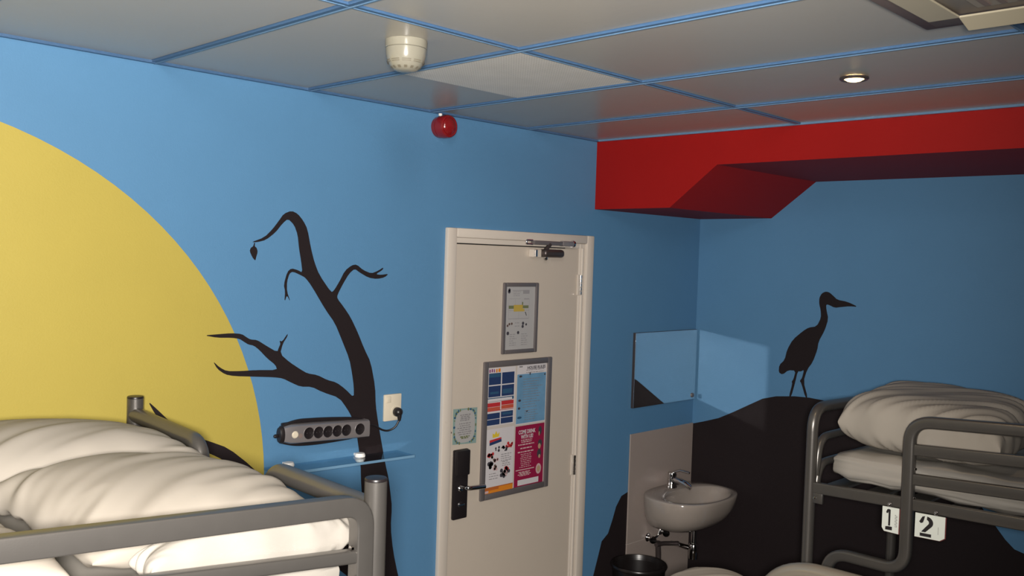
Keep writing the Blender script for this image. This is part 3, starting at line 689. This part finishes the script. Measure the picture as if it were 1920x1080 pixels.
# mixer tap
b = B(); TX, TY = -.300, -.075
lathe(b, [(0, ZR - .004), (.030, ZR - .004), (.031, ZR + .006), (.026, ZR + .012), (.024, ZR + .060), (.026, ZR + .075), (.022, ZR + .085), (0, ZR + .087)], (TX, TY, 0), 'Z', 24)
tap = obj('tap', b, M['chrome'], t, label='chrome mixer tap', smooth=50)
b = B(); tube(b, fillet([(TX, TY - .01, ZR + .048), (TX + .004, TY - .075, ZR + .040), (TX + .006, TY - .125, ZR + .018)], .03), [.017] * 9 + [.013], 14); obj('spout', b, M['chrome'], tap, smooth=60)
b = B(); tube(b, [(TX, TY - .008, ZR + .088), (TX + .008, TY - .05, ZR + .104), (TX + .016, TY - .105, ZR + .098)], [.014, .010, .007], 12, rx=.006); obj('lever', b, M['chrome'], tap, smooth=60)
# pipework below
b = B(); tube(b, [(-.19, -.165, .495), (-.19, -.165, .39)], .017, 14); lathe(b, [(0, .30), (.024, .305), (.027, .33), (.027, .385), (.020, .395), (0, .396)], (-.19, -.165, 0), 'Z', 20)
tube(b, fillet([(-.19, -.165, .36), (-.19, -.08, .36), (-.19, -.0115, .36)], .01), .014, 12)
obj('bottle_trap', b, M['chrome'], t, smooth=50)
for x, z in ((-.425, .438), (-.30, .452)):
    b = B(); tube(b, [(x, -.0115, z), (x, -.058, z)], .010, 12); lathe(b, [(.022, 0), (.024, .004), (0, .005)], (x, -.0105, z), (0, -1, 0), 20)
    lathe(b, [(0, 0), (.019, .001), (.021, .012), (.017, .022), (0, .023)], (x - .012, -.060, z), (-.9, -.45, 0), 14)
    tube(b, fillet([(x, -.05, z), (x + .03, -.06, z + .012), (x + .045, -.07, z + .06), (-.30 + (x + .36) * .3, -.09, .535)], .03), .006, 10)
    obj('angle_valve', b, M['chrome'], t, smooth=50)
b = B(); tube(b, fillet([(-.40, -.055, .40), (-.335, -.055, .395), (-.22, -.08, .378)], .02), .013, 12); tube(b, fillet([(-.37, -.045, .41), (-.36, -.045, .33), (-.36, -.045, .10)], .02), .016, 12)
obj('waste_pipe', b, M['dark_metal'], t, label='dark waste pipe', smooth=50)

# waste bin under the basin
t = thing('waste_bin', 'round black plastic waste bin on the floor below the washbasin', 'bin', (-.715, -.170, 0))
bc = (-.715, -.170, 0)
b = B(); lathe(b, [(0, .0), (.108, .0), (.112, .01), (.140, .370), (.144, .375), (.144, .386), (.137, .386), (.132, .36), (.105, .012), (0, .012)], bc, 'Z', 40)
obj('tub', b, M['bin_plastic'], t, smooth=40)
b = B(); lathe(b, [(.129, .376), (.147, .378), (.151, .387), (.147, .395), (.137, .395), (.130, .37)], bc, 'Z', 40); obj('rim_ring', b, M['bin_plastic'], t, smooth=60)

# alarm sounder high on the wall
t = thing('alarm_sounder', 'round red alarm sounder high on the blue wall below the ceiling', 'alarm', (-2.045, 0, 2.541))
ac = (-2.046, -.0008, 2.541)
b = B(); lathe(b, [(0, 0), (.046, 0), (.047, .004), (.047, .022), (0, .022)], ac, (0, -1, 0), 36); obj('base', b, M['alarm'], t, smooth=40)
b = B(); lathe(b, [(.046, .023), (.049, .027), (.049, .058), (.046, .066), (.040, .070), (.036, .068), (.034, .071), (.020, .079), (0, .082)], ac, (0, -1, 0), 36); obj('sounder_dome', b, M['alarm'], t, smooth=35)
b = B(); lathe(b, [(0, 0), (.008, 0), (.008, .010), (0, .010)], (ac[0] - .012, -.02, ac[2] + .046), 'Z', 12); obj('cable_gland', b, M['white_plastic'], t)

# ================================================================== THINGS ON THE CEILING
t = thing('smoke_detector', 'ivory domed smoke detector on the ceiling tiles', 'smoke detector', (-2.970, -.925, H + .004))
sc = (-2.970, -.925, H + .0055)
b = B(); lathe(b, [(0, 0), (.060, 0), (.061, -.004), (.060, -.022), (.0585, -.0235)], sc, 'Z', 44); obj('mounting_base', b, M['detector'], t, smooth=40)
b = B(); lathe(b, [(.0575, -.0235), (.0590, -.025), (.0570, -.045), (.0525, -.062), (.0500, -.066)], sc, 'Z', 44); obj('body', b, M['detector'], t, smooth=50)
b = B(); lathe(b, [(.0495, -.066), (.0440, -.076), (.0330, -.085), (.0200, -.089), (0, -.090)], sc, 'Z', 44); obj('nose', b, M['detector'], t, smooth=50)
b = B()
for k in range(10):
    for dz, r in ((-.0595, .0538), (-.064, .0516)):
        a0 = 2 * math.pi * (k + .12) / 10; a1 = 2 * math.pi * (k + .88) / 10; n = 6
        for i in range(n):
            p, q = a0 + (a1 - a0) * i / n, a0 + (a1 - a0) * (i + 1) / n
            v = [b.verts.new((sc[0] + (r + .0008) * math.cos(w), sc[1] + (r + .0008) * math.sin(w), sc[2] + dz + h)) for w, h in ((p, 0), (q, 0), (q, -.0028), (p, -.0028))]
            b.faces.new(v)
obj('vent_slots', b, M['slot'], t)
b = B()
for k in range(14):
    a = 2 * math.pi * k / 14; c0 = Vector((sc[0] + .040 * math.cos(a), sc[1] + .040 * math.sin(a), sc[2] - .0790))
    d = Vector((math.cos(a), math.sin(a), .75)).normalized(); w = Vector((-math.sin(a), math.cos(a), 0)) * .0045
    v = [b.verts.new(c0 + d * s_ * .005 + w * e_ + Vector((math.cos(a), math.sin(a), -1.2)) * .0009) for s_, e_ in ((-1, -1), (-1, 1), (1, 1), (1, -1))]
    b.faces.new(v)
obj('sensor_slots', b, M['slot'], t)

def downlight(x, y, label, power=8, group=None):
    t = thing('downlight', label, 'downlight', (x, y, H))
    b = B(); lathe(b, [(.030, .004), (.044, .003), (.045, -.002), (.040, -.006), (.031, -.004), (.030, .004)], (x, y, H), 'Z', 30); obj('bezel', b, M['dark_metal'], t, smooth=40)
    b = B(); lathe(b, [(.0305, -.002), (.022, -.008), (.010, -.011), (0, -.012)], (x, y, H), 'Z', 26); obj('lamp_lens', b, M['lamp'], t, smooth=50)
    ld = bpy.data.lights.new('downlight_lamp', 'SPOT'); ld.energy = power; ld.color = (1.0, .72, .42); ld.spot_size = math.radians(95); ld.spot_blend = .7; ld.shadow_soft_size = .025
    lo_ = bpy.data.objects.new('downlight_lamp', ld); lo_.parent = t; lo_.location = (0, 0, -.03); C.objects.link(lo_)
    return t
downlight(-1.780, -1.715, 'lit round recessed downlight with a dark ring near the red beam', 16)
for x, y, w in ((-1.78, -3.0, 'between the right bunk and the air unit'), (-3.02, -3.3, 'beyond the air unit from the door'), (-4.2, -1.75, 'over the left bunk'), (-4.2, -3.9, 'behind the camera')):
    downlight(x, y, 'lit round downlight outside the picture, ' + w, 8, 'downlights out of the picture')

# square ceiling air unit at the right
t = thing('ceiling_air_unit', 'square beige ceiling air unit with cream flaps beside a blue grid bar', 'air unit', (-2.66, -2.47, H))
ax1, ay1 = -2.333, -2.143; S = .66
ax0, ay0 = ax1 - S, ay1 - S
zt, zb = H + .005, H - .022
b = B(); box(b, ax0, ax1, ay0, ay1, zb, zt, bev=.006); obj('fascia', b, M['ac_trim'], t, smooth=40)
b = B(); box(b, ax0 + .035, ax1 - .035, ay0 + .035, ay1 - .035, zb - .004, zb + .002, bev=.003); obj('panel', b, M['ac_body'], t, smooth=40)
b = B(); box(b, ax0 + .17, ax1 - .17, ay0 + .17, ay1 - .17, zb - .010, zb - .003, bev=.003); gr = obj('intake_grille', b, M['ac_body'], t)
for k in range(9):
    y = ay0 + .20 + k * (S - .40) / 8; obj('grille_slat', box(B(), ax0 + .19, ax1 - .19, y - .006, y + .006, zb - .014, zb - .009), M['ac_trim'], gr)
def flap(side, ang=0):
    # a flap along one side, hinged open by a few degrees
    b = B(); L0, L1 = .115, S - .115
    box(b, L0, L1, .048, .118, -.005, .0, bev=.002)
    bmesh.ops.rotate(b, verts=b.verts[:], cent=(0, .118, 0), matrix=Matrix.Rotation(math.radians(ang), 3, 'X'))
    m4 = {0: Matrix.Translation((ax0, ay1, 0)) @ Matrix.Scale(-1, 4, (0, 1, 0)), 1: Matrix.Translation((ax0, ay0, 0)),
          2: Matrix.Translation((ax1, ay0, 0)) @ Matrix.Rotation(math.radians(90), 4, 'Z'), 3: Matrix.Translation((ax0, ay1, 0)) @ Matrix.Rotation(math.radians(-90), 4, 'Z')}[side]
    bmesh.ops.transform(b, matrix=Matrix.Translation((0, 0, zb - .006)) @ m4, verts=b.verts[:])
    obj('flap', b, M['ac_flap'], t)
for sd in range(4): flap(sd, 14 if sd == 2 else 0)

# ================================================================== BUNKS
TR = .0255
def cyl(bm, p, q, r=TR, n=18): return tube(bm, [p, q], r, n)

# ---- left bunk: near the camera, its end towards the door
t = thing('bunk_bed', 'grey steel bunk bed with black post caps in front of the yellow sun', 'bunk bed', (-4.35, -.75, 0))
EXX = -3.385
for y, zt in ((-1.385, 1.485), (-.105, 1.500)):
    b = B(); cyl(b, (EXX, y, 0), (EXX, y, zt)); p = obj('post', b, M['steel'], t, smooth=50)
    b = B(); lathe(b, [(TR * 1.0, zt + .0005), (TR * 1.01, zt + .003), (TR * .94, zt + .0065), (TR * .6, zt + .0075), (0, zt + .008)], (EXX, y, 0), 'Z', 24); obj('post_cap', b, M['black_plastic'], p, label='black plastic post cap', smooth=40)
for y in (-1.385, -.105):
    b = B(); cyl(b, (-5.3, y, 0), (-5.3, y, 1.50)); obj('post', b, M['steel'], t, smooth=50)
# end frame: two bent rails with the ladder gap between them
b = B(); tube(b, fillet([(EXX, -.105, 1.447), (EXX, -.545, 1.430), (EXX, -.572, 1.34), (EXX, -.572, 1.08)], .075), .0245, 18); obj('end_rail', b, M['steel'], t, smooth=50)
b = B(); tube(b, fillet([(EXX, -1.385, 1.420), (EXX, -.960, 1.427), (EXX, -.925, 1.34), (EXX, -.925, 1.08)], .07), .0245, 18); obj('end_rail', b, M['steel'], t, smooth=50)
b = B(); flatbar(b, [(EXX, -.105, 1.10), (EXX, -1.385, 1.10)], (1, 0, 0), .025, .05); obj('end_bar', b, M['steel'], t, smooth=40)
# front guard: flat bar bent down beside the post
GY = -1.425
gp = [(-5.3, GY, 1.580), (-4.16, GY, 1.5005), (-3.555, GY, 1.4585), (-3.451, GY, 1.4515), (-3.451, GY, .98)]
b = B(); flatbar(b, gp[:2] + fillet(gp[1:], .085, 9)[1:], (0, 1, 0), .036, .042, .0035); obj('guard_rail', b, M['steel'], t, smooth=40)
b = B(); flatbar(b, [(-5.3, GY, 1.53), (-3.95, GY, 1.392), (-3.47, GY, 1.342)], (0, 1, 0), .030, .028, .006); obj('guard_rail', b, M['steel'], t, smooth=40)
for z in (1.362, 1.295):
    b = B(); lathe(b, [(0, 0), (.006, 0), (.006, .006), (0, .008)], (-3.4775, GY - .006, z), (-1, 0, 0), 12); obj('bolt', b, M['chrome'], t, smooth=40)
# mattress bearers and the lower bed frame (below the picture)
for y in (-.135, -1.385):
    b = B(); flatbar(b, [(-5.3, y, 1.13), (EXX, y, 1.13)], (0, 1, 0), .025, .06); obj('side_rail', b, M['steel'], t, smooth=40)
    b = B(); flatbar(b, [(-5.3, y, .35), (EXX, y, .35)], (0, 1, 0), .025, .06); obj('side_rail', b, M['steel'], t, smooth=40)
b = B()
for k in range(12): box(b, -5.25 + k * .16, -5.17 + k * .16, -1.37, -.14, 1.145, 1.158)
obj('bed_slats', b, M['steel'], t, kind='stuff')

def softbox(x0, x1, y0, y1, z0, z1, r, seed, amp=.006, n=(48, 34)):
    """rounded cushion-like slab with creases: top, sides and bottom in one skin"""
    b = B(); box(b, x0, x1, y0, y1, z0, z1)
    bmesh.ops.subdivide_edges(b, edges=b.edges[:], cuts=22, use_grid_fill=True)
    cx, cy, cz = (x0 + x1) / 2, (y0 + y1) / 2, (z0 + z1) / 2
    hx, hy, hz = (x1 - x0) / 2, (y1 - y0) / 2, (z1 - z0) / 2
    for v in b.verts:
        p = Vector((v.co.x - cx, v.co.y - cy, v.co.z - cz))
        # concentrate points near the edges, then round
        q = Vector((max(-hx + r, min(hx - r, p.x)), max(-hy + r, min(hy - r, p.y)), max(-hz + r, min(hz - r, p.z))))
        d = p - q
        if d.length > 1e-6: p = q + d.normalized() * min(r, d.length * 1.0 if d.length < r else r)
        w = Vector((v.co.x * 2.2 + seed, v.co.y * 7 - v.co.z * 9, v.co.z * 14 + v.co.x * 4))
        f = noise.fractal(w, 1.0, 2.0, 3) + .7 * (abs(noise.noise(w * 1.7)) - .25)
        nrm = d.normalized() if d.length > 1e-6 else Vector((0, 0, 0))
        p += nrm * f * amp
        v.co = Vector((cx, cy, cz)) + p
    return b
def pillow(c, lx, ly, h, rz=0, rx=0, ry=0, seed=0, amp=.006, flat=.45, fdir=30, n=(84, 76), pw=2.4, pinch=.07, freq=11, curl=5, pe=.5):
    """plump pillow: (lx, ly) outline, thickness h, pinched corners, long creases running along fdir"""
    b = B(); nu, nv = n; top = {}; bot = {}
    ca, sa = math.cos(math.radians(fdir)), math.sin(math.radians(fdir))
    def P(u, v, s):
        e = max(0.0, (1 - abs(u) ** pw) * (1 - abs(v) ** pw)) ** pe
        x = lx / 2 * u * (1 - pinch * (1 - v * v) * abs(u) ** 3); y = ly / 2 * v * (1 - pinch * (1 - u * u) * abs(v) ** 3)
        a = x * ca + y * sa; q = -x * sa + y * ca
        q2 = q + curl * a * a * .12 + .03 * noise.noise(Vector((a * 4, q * 4, seed)))
        w = Vector((a * 1.6 + seed * 7.1, q2 * freq + seed, seed * 3.3 + s))
        ridge = (1 - abs(noise.noise(w)) * 2.2); fine = noise.noise(Vector((a * 3 + seed, q2 * freq * 2.6, seed + 9)))
        near = min(1.0, max(abs(u), abs(v)) ** 3 * .9 + .35)
        z = s * h * e * (.5 if s > 0 else .5 * flat) + s * (ridge * amp + fine * amp * .8) * near * min(1, e * 3 + .2)
        z *= 1 + noise.noise(Vector((x * 3 + seed, y * 3, seed))) * .10
        x += noise.noise(Vector((v * 3, seed, u))) * .012 * abs(u); y += noise.noise(Vector((u * 3, seed + 4, v))) * .012 * abs(v)
        return Vector((x, y, z))
    for i in range(nu + 1):
        for j in range(nv + 1):
            u = math.sin(math.pi / 2 * (2 * i / nu - 1)); v = math.sin(math.pi / 2 * (2 * j / nv - 1))
            top[i, j] = b.verts.new(P(u, v, 1))
            bot[i, j] = top[i, j] if i in (0, nu) or j in (0, nv) else b.verts.new(P(u, v, -1))
    for i in range(nu):
        for j in range(nv):
            b.faces.new((top[i, j], top[i + 1, j], top[i + 1, j + 1], top[i, j + 1]))
            b.faces.new((bot[i, j], bot[i, j + 1], bot[i + 1, j + 1], bot[i + 1, j]))
    m = Matrix.Translation(c) @ Matrix.Rotation(math.radians(rz), 4, 'Z') @ Matrix.Rotation(math.radians(ry), 4, 'Y') @ Matrix.Rotation(math.radians(rx), 4, 'X')
    bmesh.ops.transform(b, matrix=m, verts=b.verts[:])
    return b

tag(obj('mattress', softbox(-5.25, -3.440, -1.360, -.160, 1.172, 1.324, .04, 3.0, .006), M['sheet'], smooth=60), 'white sheeted mattress on the left bunk under two pillows', 'mattress')
tag(obj('pillow', pillow((-3.77, -.423, 1.398), .66, .58, .235, rz=4, rx=-5, ry=3, seed=1.3, fdir=20, amp=.011), M['linen'], smooth=70), 'plump white pillow on the left bunk against the blue and yellow wall', 'pillow', 'pillows on the left bunk')
tag(obj('pillow', pillow((-3.720, -1.015, 1.402), .57, .53, .192, rz=6, rx=3, ry=3, seed=2.6, fdir=22, amp=.012, flat=.5), M['linen'], smooth=70), 'plump white pillow on the left bunk behind the flat guard rail', 'pillow', 'pillows on the left bunk')
tag(obj('folded_sheet', pillow((-3.665, -1.345, 1.380), .47, .095, .120, rz=1, ry=2.5, seed=9.4, fdir=-30, amp=.0045, flat=.8, freq=34, pw=3, pinch=0, pe=.45), M['sheet'], smooth=70), 'crumpled white folded sheet at the bed corner between the guard rails', 'sheet')
tag(obj('duvet', pillow((-4.325, -1.065, 1.385), .60, .58, .150, rz=2, seed=5.1, fdir=20, amp=.010, freq=9, pw=5, pinch=.02, pe=.4), M['linen'], smooth=70), 'white duvet at the left edge of the left bunk beside the front pillow', 'duvet')

# ---- right bunk against the right wall
t = thing('bunk_bed', 'grey steel bunk bed against the right wall with number plates', 'bunk bed', (-.51, -2.2, 0))
FX, BX, EY = -.950, -.075, -1.222
b = B(); tube(b, fillet([(FX, EY, 0), (FX, EY, 1.392), (BX, EY - .01, 1.376), (BX, EY - .01, 0)], .10, 10), .0240, 18); obj('end_hoop', b, M['steel'], t, smooth=50)
for k, z in enumerate((1.262, 1.150)):
    b = B(); tube(b, fillet([(FX + .02, EY - .012, z - .16), (FX + .045, EY - .012, z), (BX - .045, EY - .018, z), (BX - .02, EY - .018, z - .16)], .075, 8), .0175, 14); obj('end_rung', b, M['steel'], t, smooth=50)
b = B(); tube(b, fillet([(FX, -3.30, 0), (FX, -3.30, 1.39), (BX, -3.30, 1.39), (BX, -3.30, 0)], .10, 10), .0240, 18); obj('end_hoop', b, M['steel'], t, smooth=50)
b = B(); flatbar(b, [(FX, EY, 1.0535), (FX, -1.62, 1.068), (FX, -2.05, 1.082), (FX, -3.30, 1.125)], (1, 0, 0), .026, .047, .005); obj('side_rail', b, M['steel'], t, smooth=40)
b = B(); flatbar(b, [(BX, EY, 1.055), (BX, -3.30, 1.12)], (1, 0, 0), .026, .047, .005); obj('side_rail', b, M['steel'], t, smooth=40)
b = B(); box(b, FX - .012, FX + .004, EY - .062, EY - .015, .990, 1.036, bev=.003); br = obj('rail_bracket', b, M['steel'], t, smooth=40)
b = B(); lathe(b, [(0, 0), (.007, 0), (.006, .006), (0, .008)], (FX - .012, EY - .030, 1.012), (-1, 0, 0), 12); obj('bolt', b, M['chrome'], br, smooth=40)
# guard hoop: one bent flat tube, down to the lower bed and back to the post
GX = FX - .006
b = B(); flatbar(b, fillet([(GX, -2.95, 1.455), (GX, -2.05, 1.424), (GX, -1.632, 1.398), (GX, -1.636, .800), (GX, -1.325, .800), (GX, -1.300, .60), (GX, -1.300, .30)], .085, 9), (1, 0, 0), .040, .047, .012); obj('guard_hoop', b, M['steel'], t, smooth=50)
for z0, z1 in ((1.287, 1.311), (1.170, 1.191)):
    b = B(); flatbar(b, [(GX, -1.64, z0), (GX, -2.05, z1), (GX, -2.95, z1 + .05)], (1, 0, 0), .026, .045, .006); obj('guard_rail', b, M['steel'], t, smooth=40)
b = B(); flatbar(b, [(GX, -2.95, 1.47), (GX, -2.95, 1.08)], (1, 0, 0), .034, .045, .010); obj('guard_post', b, M['steel'], t, smooth=50)
for z in (1.215, 1.10):
    b = B(); lathe(b, [(0, 0), (.005, 0), (.005, .004), (0, .006)], (GX - .015, -1.664, z), (-.5, -.86, 0), 10); obj('bolt', b, M['chrome'], t, smooth=40)
for x in (FX, BX):
    b = B(); flatbar(b, [(x, EY, .36), (x, -3.30, .36)], (1, 0, 0), .026, .047, .005); obj('side_rail', b, M['steel'], t, smooth=40)
b = B()
for k in range(12): box(b, BX - .86, BX - .01, -1.36 - k * .16, -1.28 - k * .16, 1.062, 1.072)
obj('bed_slats', b, M['steel'], t, kind='stuff')
tag(obj('mattress', softbox(-.910, -.115, -3.24, -1.285, 1.092, 1.216, .05, 8.0, .015), M['sheet'], smooth=60), 'white sheeted mattress on the right bunk behind the guard rails', 'mattress')
tag(obj('pillow', pillow((-.545, -1.600, 1.340), .62, .64, .255, rz=2, rx=2, ry=-3, seed=4.2, fdir=-50, amp=.016, pw=5, pinch=0, flat=.8, freq=15, curl=2, pe=.42), M['linen'], smooth=70), 'rumpled white pillow on the right bunk', 'pillow')

# number plates hung under the side rail
def number_plate(label, y0, y1, z0, z1, dz, poly, glyphs, marks):
    t = thing('number_plate', label, 'number plate', (GX - .02, (y0 + y1) / 2, z0))
    px = GX - .016
    o = (px, y0, z0)
    sy, sz = (y0 - y1), (z1 - z0)
    pl = [(a * sy, c * sz + a * dz) for a, c in poly]
    obj('panel', plate(B(), pl, o, EYm, EZ, .004), M['plate'], t)
    obj('edge', plate(B(), [(a * 1.0 + (.0025 if a > .02 else -.001), c - .002) for a, c in pl], (px + .0034, y0, z0), EYm, EZ, .003), M['maroon'], t)
    b = B()
    for g in glyphs: plate(b, [(a * sy, c * sz + a * dz) for a, c in g], (px - .004, y0, z0), EYm, EZ, .0008)
    obj('numeral', b, M['ink'], t, label='black stencilled numeral')
    b = B()
    for g in marks: plate(b, [(a * sy, c * sz + a * dz) for a, c in g], (px - .004, y0, z0), EYm, EZ, .0005)
    obj('small_print', b, M['print_grey'], t)
    b = B(); yb = y0 + (y1 - y0) * (.40 if 'one' in label else .68); zb_ = z1 + (.40 if 'one' in label else .68) * dz
    lathe(b, [(0, 0), (.007, 0), (.007, .003), (.004, .006), (0, .007)], (px - .003, yb, zb_ + .010), (-1, 0, 0), 12); obj('bolt', b, M['chrome'], t, smooth=40)
    b = B(); box(b, px - .003, px + .0035, yb - .006, yb + .006, zb_ - .012, zb_ + .018); obj('hanger', b, M['frame_metal'], t)
one = [[(.24, .80), (.30, .90), (.38, .92), (.38, .82), (.36, .76), (.26, .74)], [(.385, .925), (.50, .90), (.50, .25), (.385, .25)], [(.22, .07), (.22, .20), (.36, .22), (.62, .22), (.62, .08)]]
sq = []
for k in range(8):
    z = .24 + k * .062; sq += [rect(.78, .90, z, z + .018), rect(.78 if k % 2 else .88, .80 if k % 2 else .90, z, z + .06)]
number_plate('white number plate with a black one under the bunk rail', -1.545, -1.611, .946, 1.045, .002,
             [(0, .14), (.14, .0), (1, -.03), (1, 1), (0, 1)], one, sq)
arc = []
import itertools
cxx, czz = .36, .66
out = [(cxx + .25 * math.cos(math.radians(a)), czz + .26 * math.sin(math.radians(a))) for a in range(80, -52, -12)]
inn = [(cxx + .11 * math.cos(math.radians(a)), czz + .12 * math.sin(math.radians(a))) for a in range(-48, 81, 12)]
two = [[(.18, .74), (.14, .66), (.20, .60), (.27, .64), (.30, .76), (.33, .92), (.24, .88)], out + [(.36, .25), (.22, .25)] + inn, [(.18, .07), (.18, .20), (.56, .20), (.56, .07)]]
number_plate('white number plate with a black two under the bunk rail', -1.674, -1.786, .953, 1.047, .004,
             [(0, 0), (.84, 0), (1, .13), (1, 1), (0, 1)], two, [rect(.78, .79, .24, .55)])

# ---- low bed in the middle of the room: only the top of its hoop and a pillow are in the picture
t = thing('low_bed', 'low grey steel bed whose rounded hoop tops show at the bottom edge', 'bed', (-1.75, -2.0, 0))
HX = -1.30
b = B(); tube(b, fillet([(HX, -1.195, 0), (HX, -1.205, .812), (HX, -1.86, .818), (HX, -1.88, .0)], .26, 14), .036, 20); obj('guard_hoop', b, M['lit_steel'], t, smooth=50)  # hoop brightness painted in with the lighter steel copy
b = B(); tube(b, fillet([(HX, -1.95, .2), (HX, -1.95, .858), (HX, -2.5, .86), (HX, -2.5, .2)], .12, 10), .0255, 18); obj('guard_hoop', b, M['lit_steel'], t, smooth=50)
for x, y in ((-2.15, -1.1), (HX, -2.9), (-2.15, -2.9)):
    b = B(); cyl(b, (x, y, 0), (x, y, .60)); obj('post', b, M['steel'], t, smooth=50)
for x in (HX, -2.15):
    b = B(); flatbar(b, [(x, -1.1, .40), (x, -2.9, .40)], (1, 0, 0), .026, .05); obj('side_rail', b, M['steel'], t, smooth=40)
for y in (-1.1, -2.9):
    b = B(); flatbar(b, [(HX, y, .40), (-2.15, y, .40)], (0, 1, 0), .026, .05); obj('end_rail', b, M['steel'], t, smooth=40)
tag(obj('mattress', softbox(-2.12, -1.345, -2.87, -1.12, .42, .58, .04, 14.0, .006), M['sheet'], smooth=60), 'white mattress on the low bed below the bottom edge of the picture', 'mattress')
tag(obj('pillow', pillow((-1.63, -1.15, .703), .46, .34, .20, rz=8, seed=6.7, fdir=-40, amp=.008, pw=3), M['linen'], smooth=70), 'white pillow on the low bed showing at the bottom edge', 'pillow')
